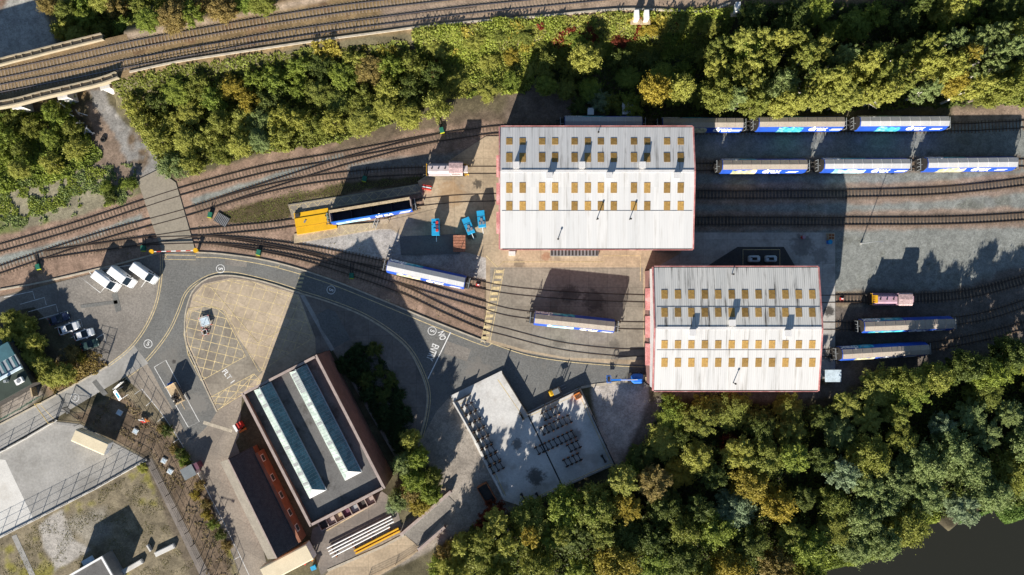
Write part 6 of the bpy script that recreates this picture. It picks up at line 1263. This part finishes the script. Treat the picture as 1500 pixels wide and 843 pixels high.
scatter([q for q in south], 36, 14, 'south', (lambda q: (3.2, 4.4) if q[0] < 1015 and q[1] < 700 else (4.2, 5.6) if q[1] < 640 and 1150 < q[0] < 1310 else (5.0, 7.5) if q[1] < 650 else (6.5, 10.0)), (3.0, 4.3), ['round', 'round', 'tall'], w_south)
for px, py, R, H, s in ((1336, 562, 3.0, 10, 'olive'), (1372, 556, 2.8, 9, 'yellowgreen'), (1420, 540, 3.3, 10, 'dark'), (1446, 545, 3.0, 9.5, 'green'), (1485, 520, 3.4, 9, 'dark')): plant(px, py, R, H, 'round', s, 'south')
for px, py, s in ((722, 752, 'red'), (712, 770, 'red'), (1072, 652, 'red'), (672, 800, 'golden'), (985, 595, 'green'), (1030, 590, 'yellowgreen'), (1070, 588, 'brown'), (925, 690, 'green'), (900, 715, 'dark'), (1000, 640, 'dark'), (640, 835, 'green'), (655, 812, 'brown')): plant(px, py, 2.3, 4.5, 'bush', s, 'south')
for px, py, R, H, s in ((672, 800, 2.4, 9, 'yellowgreen'), (708, 790, 2.4, 10, 'olive'), (744, 796, 2.4, 11, 'yellowgreen'), (780, 785, 2.4, 10.5, 'golden'), (822, 778, 2.4, 9.5, 'olive'), (866, 752, 2.4, 10, 'green')): plant(px, py, R, H, 'tall', s, 'south')
# ground cover nobody could count
def cover(name, label, poly, n, sp, size, hgt, seed, elev=0, thr=-.2, clump=3.0):
    rs = np.random.RandomState(seed); w = [P(a, b, elev) for a, b in poly]; xs0 = [p.x for p in w]; ys0 = [p.y for p in w]
    x = rs.uniform(min(xs0), max(xs0), n * 4); y = rs.uniform(min(ys0), max(ys0), n * 4); nz = fbm(x, y, clump, seed + 60)
    k = (sdist(w, x, y) + 1.2 * fbm(x, y, 3, seed) < 0) & (nz > thr); x, y, nz = x[k][:n], y[k][:n], nz[k][:n]
    z = terr_np(x, y) + hgt * np.clip((nz + .4), .1, 1) * rs.uniform(.1, 1, len(x)); nn = rs.normal(size=(len(x), 3)) * .6 + np.array([0, -.1, .6]); nn /= np.linalg.norm(nn, axis=1)[:, None]
    me, at = leafmesh(name, np.stack([x, y, z], 1), nn, size, rs, None); at.data.foreach_set('value', np.clip(nz + .5 + rs.uniform(-.3, .3, len(x)), 0, 1).astype(np.float32)); me.materials.append(LM[sp]); o = bpy.data.objects.new(name, me); COL.objects.link(o); tag(o, label, kind='stuff')
SCR = [(600, 55), (700, 42), (860, 32), (1000, 26), (1075, 20), (1050, 85), (960, 90), (840, 80), (790, 100), (768, 132), (700, 138), (650, 142), (620, 100)]
cover('undergrowth', 'green yellow scrub on the railway bank', SCR, 30000, 'yellowgreen', .3, 1.0, 31, 1.5, -.5)
cover('undergrowth', 'mid green bramble in the railway bank scrub', SCR, 16000, 'green', .3, 1.3, 51, 1.5, .0, 4.0)
cover('undergrowth', 'olive bramble in the railway bank scrub', SCR, 9000, 'olive', .3, 1.5, 52, 1.5, .08, 3.0)
cover('undergrowth', 'reddish autumn scrub on the railway bank', [(400, 76), (560, 62), (700, 45), (860, 36), (960, 30), (1010, 35), (960, 68), (850, 66), (700, 80), (600, 90), (420, 110)], 9000, 'golden', .36, 1.3, 32, 2, .22)
cover('undergrowth', 'red leaves in the bank scrub', [(780, 40), (1030, 25), (1000, 60), (800, 70)], 2600, 'red', .34, 1.35, 33, 2.5, .24)
cover('undergrowth', 'dark weeds under the bank trees', [(178, 125), (330, 95), (600, 68), (650, 145), (500, 205), (300, 240), (240, 255), (185, 170)], 30000, 'olive', .36, 1.0, 34, 1, -.6)
cover('undergrowth', 'dark undergrowth below the northern birches', [(790, 90), (1040, 80), (1100, 20), (1520, 0), (1520, 155), (1400, 155), (1040, 170), (900, 172), (850, 150)], 36000, 'dark', .38, 1.0, 35, 1, -.7)
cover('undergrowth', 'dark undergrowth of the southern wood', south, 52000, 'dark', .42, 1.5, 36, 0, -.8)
cover('undergrowth', 'tall weeds on the rough ground left of the crossing', [(-10, 262), (60, 265), (140, 245), (200, 240), (205, 290), (100, 322), (-10, 340)], 5200, 'pale', .26, .35, 37, 0, .0, 2.0)
cover('undergrowth', 'green weeds on the rough ground left of the crossing', [(-10, 262), (60, 265), (140, 245), (190, 262), (160, 300), (60, 310), (-10, 330)], 5200, 'green', .22, .4, 38, 0, .05, 2.0)
cover('undergrowth', 'green undergrowth of the north western copse', [(-10, 165), (110, 170), (150, 225), (130, 250), (60, 270), (-10, 285)], 12000, 'green', .34, 1.0, 39, 0, -.5)
cover('undergrowth', 'undergrowth beside the upper left lot', [(70, 0), (420, -10), (330, 20), (250, 34), (150, 52), (90, 66)], 9000, 'olive', .34, 1.2, 40, 1.5, -.5)
cover('grass', 'mossy grass tufts on the waste ground', [(0, 800), (110, 740), (212, 684), (300, 850), (-10, 850)], 7000, 'moss', .12, .06, 41, 0, .12, 2.2)
cover('grass', 'dry weeds in the hedge strip', [(112, 615), (185, 575), (300, 700), (345, 850), (310, 850), (222, 660)], 5200, 'dry', .2, .3, 42, 0, .0, 1.6)
cover('undergrowth', 'brown bramble below the car park trees', [(60, 560), (100, 500), (150, 520), (158, 535), (80, 580)], 3200, 'brown', .24, .5, 43, 0, -.1, 1.5)
cover('reeds', 'bright green reeds at the pond edge', [(1408, 762), (1440, 752), (1456, 748), (1438, 785), (1420, 786)], 4200, 'reed', .25, .5, 44, 0, -.9)
cover('reeds', 'bright green reeds at the pond edge by the right border', [(1456, 744), (1520, 728), (1520, 772), (1492, 780), (1468, 770)], 7500, 'reed', .25, .5, 45, 0, -.9)
cover('undergrowth', 'dark ivy and bramble along the brick building east wall', [(494, 522), (520, 506), (548, 508), (580, 560), (604, 612), (608, 642), (588, 672), (560, 632)], 15000, 'ivy', .28, .9, 46, .4, -.9)
cover('weeds', 'small weeds between the yard tracks', [(0, 380), (210, 290), (400, 235), (700, 182), (735, 262), (430, 330), (712, 410), (705, 495), (480, 402), (240, 365), (0, 425)], 1500, 'moss', .16, .1, 47, 0, .25, 2.5)
cover('weeds', 'dark moss on the earth patch between the tracks', [(318, 312), (370, 298), (430, 284), (520, 266), (610, 258), (640, 262), (505, 284), (430, 296), (425, 318), (380, 328), (335, 325)], 3500, 'olive', .13, .06, 48, 0, -.6, 2.0)
cover('undergrowth', 'green bank vegetation hanging over the pond shore', [(1190, 850), (1208, 808), (1285, 796), (1335, 776), (1354, 748), (1376, 750), (1368, 780), (1342, 804), (1296, 828), (1222, 850)], 9000, 'green', .3, .7, 49, 0, -.9)
# labels for every plant: species look, size and the landmark it stands by
COLW = {'olive': 'olive green', 'yellowgreen': 'yellow green', 'green': 'mid green', 'dark': 'dark green', 'pale': 'pale grey green', 'golden': 'golden yellow', 'red': 'dark red', 'brown': 'brownish', 'silver': 'silvery grey', 'ivy': 'very dark'}
ANCH = [(60, 215, 'near the left end of the yard tracks'), (130, 160, 'beside the scrap frames by the lane'), (200, 160, 'right of the lane under the bridge'), (250, 240, 'at the head of the level crossing'), (150, 285, 'left of the level crossing'), (290, 120, 'by the bend of the cable trough'), (330, 200, 'above the leftmost yard tracks'), (440, 130, 'in the middle of the railway bank'),
        (430, 195, 'on the yard edge of the bank'), (540, 95, 'just below the cable trough'), (570, 160, 'above the connecting curve'), (680, 80, 'left of the large shed shadow'), (800, 60, 'on the sunny scrub bank'), (870, 90, 'at the top edge of the large shed shadow'), (940, 50, 'below the two relay cabinets'), (850, 140, 'behind the large shed'), (970, 120, 'above the second northern wagon'),
        (1040, 40, 'left of the lone relay cabinet'), (1090, 130, 'above the gap after the second northern wagon'), (1170, 110, 'above the third northern wagon'), (1320, 110, 'above the last northern wagon'), (1440, 110, 'right of the northern wagons'), (1150, 35, 'by the top edge right of the relay cabinet'), (1300, 25, 'by the middle of the top right edge'), (1450, 20, 'in the top right corner'),
        (100, 30, 'beside the shadowed lot at the top left'), (210, 15, 'above the left end of the main line'), (330, 5, 'at the top edge above the main line'), (30, 490, 'beside the site cabin'), (80, 540, 'by the car park corner'), (540, 540, 'at the north end of the brick building'), (590, 640, 'along the brick building east wall'), (610, 730, 'by the upper ramp parapet'), (270, 670, 'by the grey kiosk'), (310, 770, 'on the parking strip verge'), (225, 640, 'by the compound corner'),
        (680, 810, 'right of the ramp'), (740, 760, 'below the wheel pad'), (850, 760, 'below the right half of the wheel pad'), (930, 690, 'right of the wheel pad'), (1000, 610, 'below the left corner of the smaller shed'), (1120, 610, 'below the smaller shed'), (1210, 620, 'below the right corner of the smaller shed'), (1330, 570, 'below the lowest wagon'), (1450, 540, 'below the far right tracks'), (960, 780, 'near the bottom edge of the wood'), (1060, 700, 'in the heart of the southern wood'), (1090, 800, 'at the bottom edge left of the pond'),
        (1180, 720, 'deep in the wood above the pond'), (1270, 780, 'on the left pond bank'), (1350, 720, 'on the upper pond bank'), (1450, 720, 'above the reed beds'), (1300, 640, 'in the right part of the wood'), (1430, 620, 'at the right edge of the wood'), (800, 830, 'at the bottom edge below the pad')]
groups = {}
for rec in PLANTS:
    t, px, py, R, H, kind, sp, zone = rec
    a = min(ANCH, key=lambda q: (q[0] - px) ** 2 + (q[1] - py) ** 2)
    size = ('slender tall ' if kind == 'tall' else 'broad ' if R > 3.3 else 'large ' if H > 6 else 'small ' if H < 3 else 'medium ')
    lab = size + COLW[sp] + ' ' + ('birch' if kind == 'tall' else 'shrub' if kind == 'bush' else 'tree') + ' ' + a[2]
    groups.setdefault(lab, []).append((px, py, t))
ORD = ['leftmost', 'second', 'third', 'fourth', 'fifth', 'sixth', 'seventh', 'eighth']
for lab, L in groups.items():
    L.sort()
    for i, (_, _, t) in enumerate(L):
        if len(L) == 1: t['label'] = lab
        elif len(L) == 2: t['label'] = ('left ' if i == 0 else 'right ') + lab
        else: t['label'] = (ORD[i] if i == 0 else 'rightmost' if i == len(L) - 1 else ORD[i] + ' from left') + ' ' + lab
GN = {'bank': 'trees and bushes on the railway bank', 'scrub': 'low shrubs on the sunny bank', 'shade': 'trees behind the large shed', 'birch': 'birches north of the wagons', 'birchback': 'trees along the top right edge', 'northwest': 'trees left of the lane', 'topleft': 'trees above the main line', 'lane': 'bushes by the crossing', 'carpark': 'trees by the car park', 'hedge': 'dark bushes beside the brick building', 'offices': 'trees by the ramp', 'strip': 'shrubs on the parking strip verge', 'south': 'trees of the southern wood'}
for rec in PLANTS: rec[0]['group'] = GN[rec[7]]
print('plants', len(PLANTS))
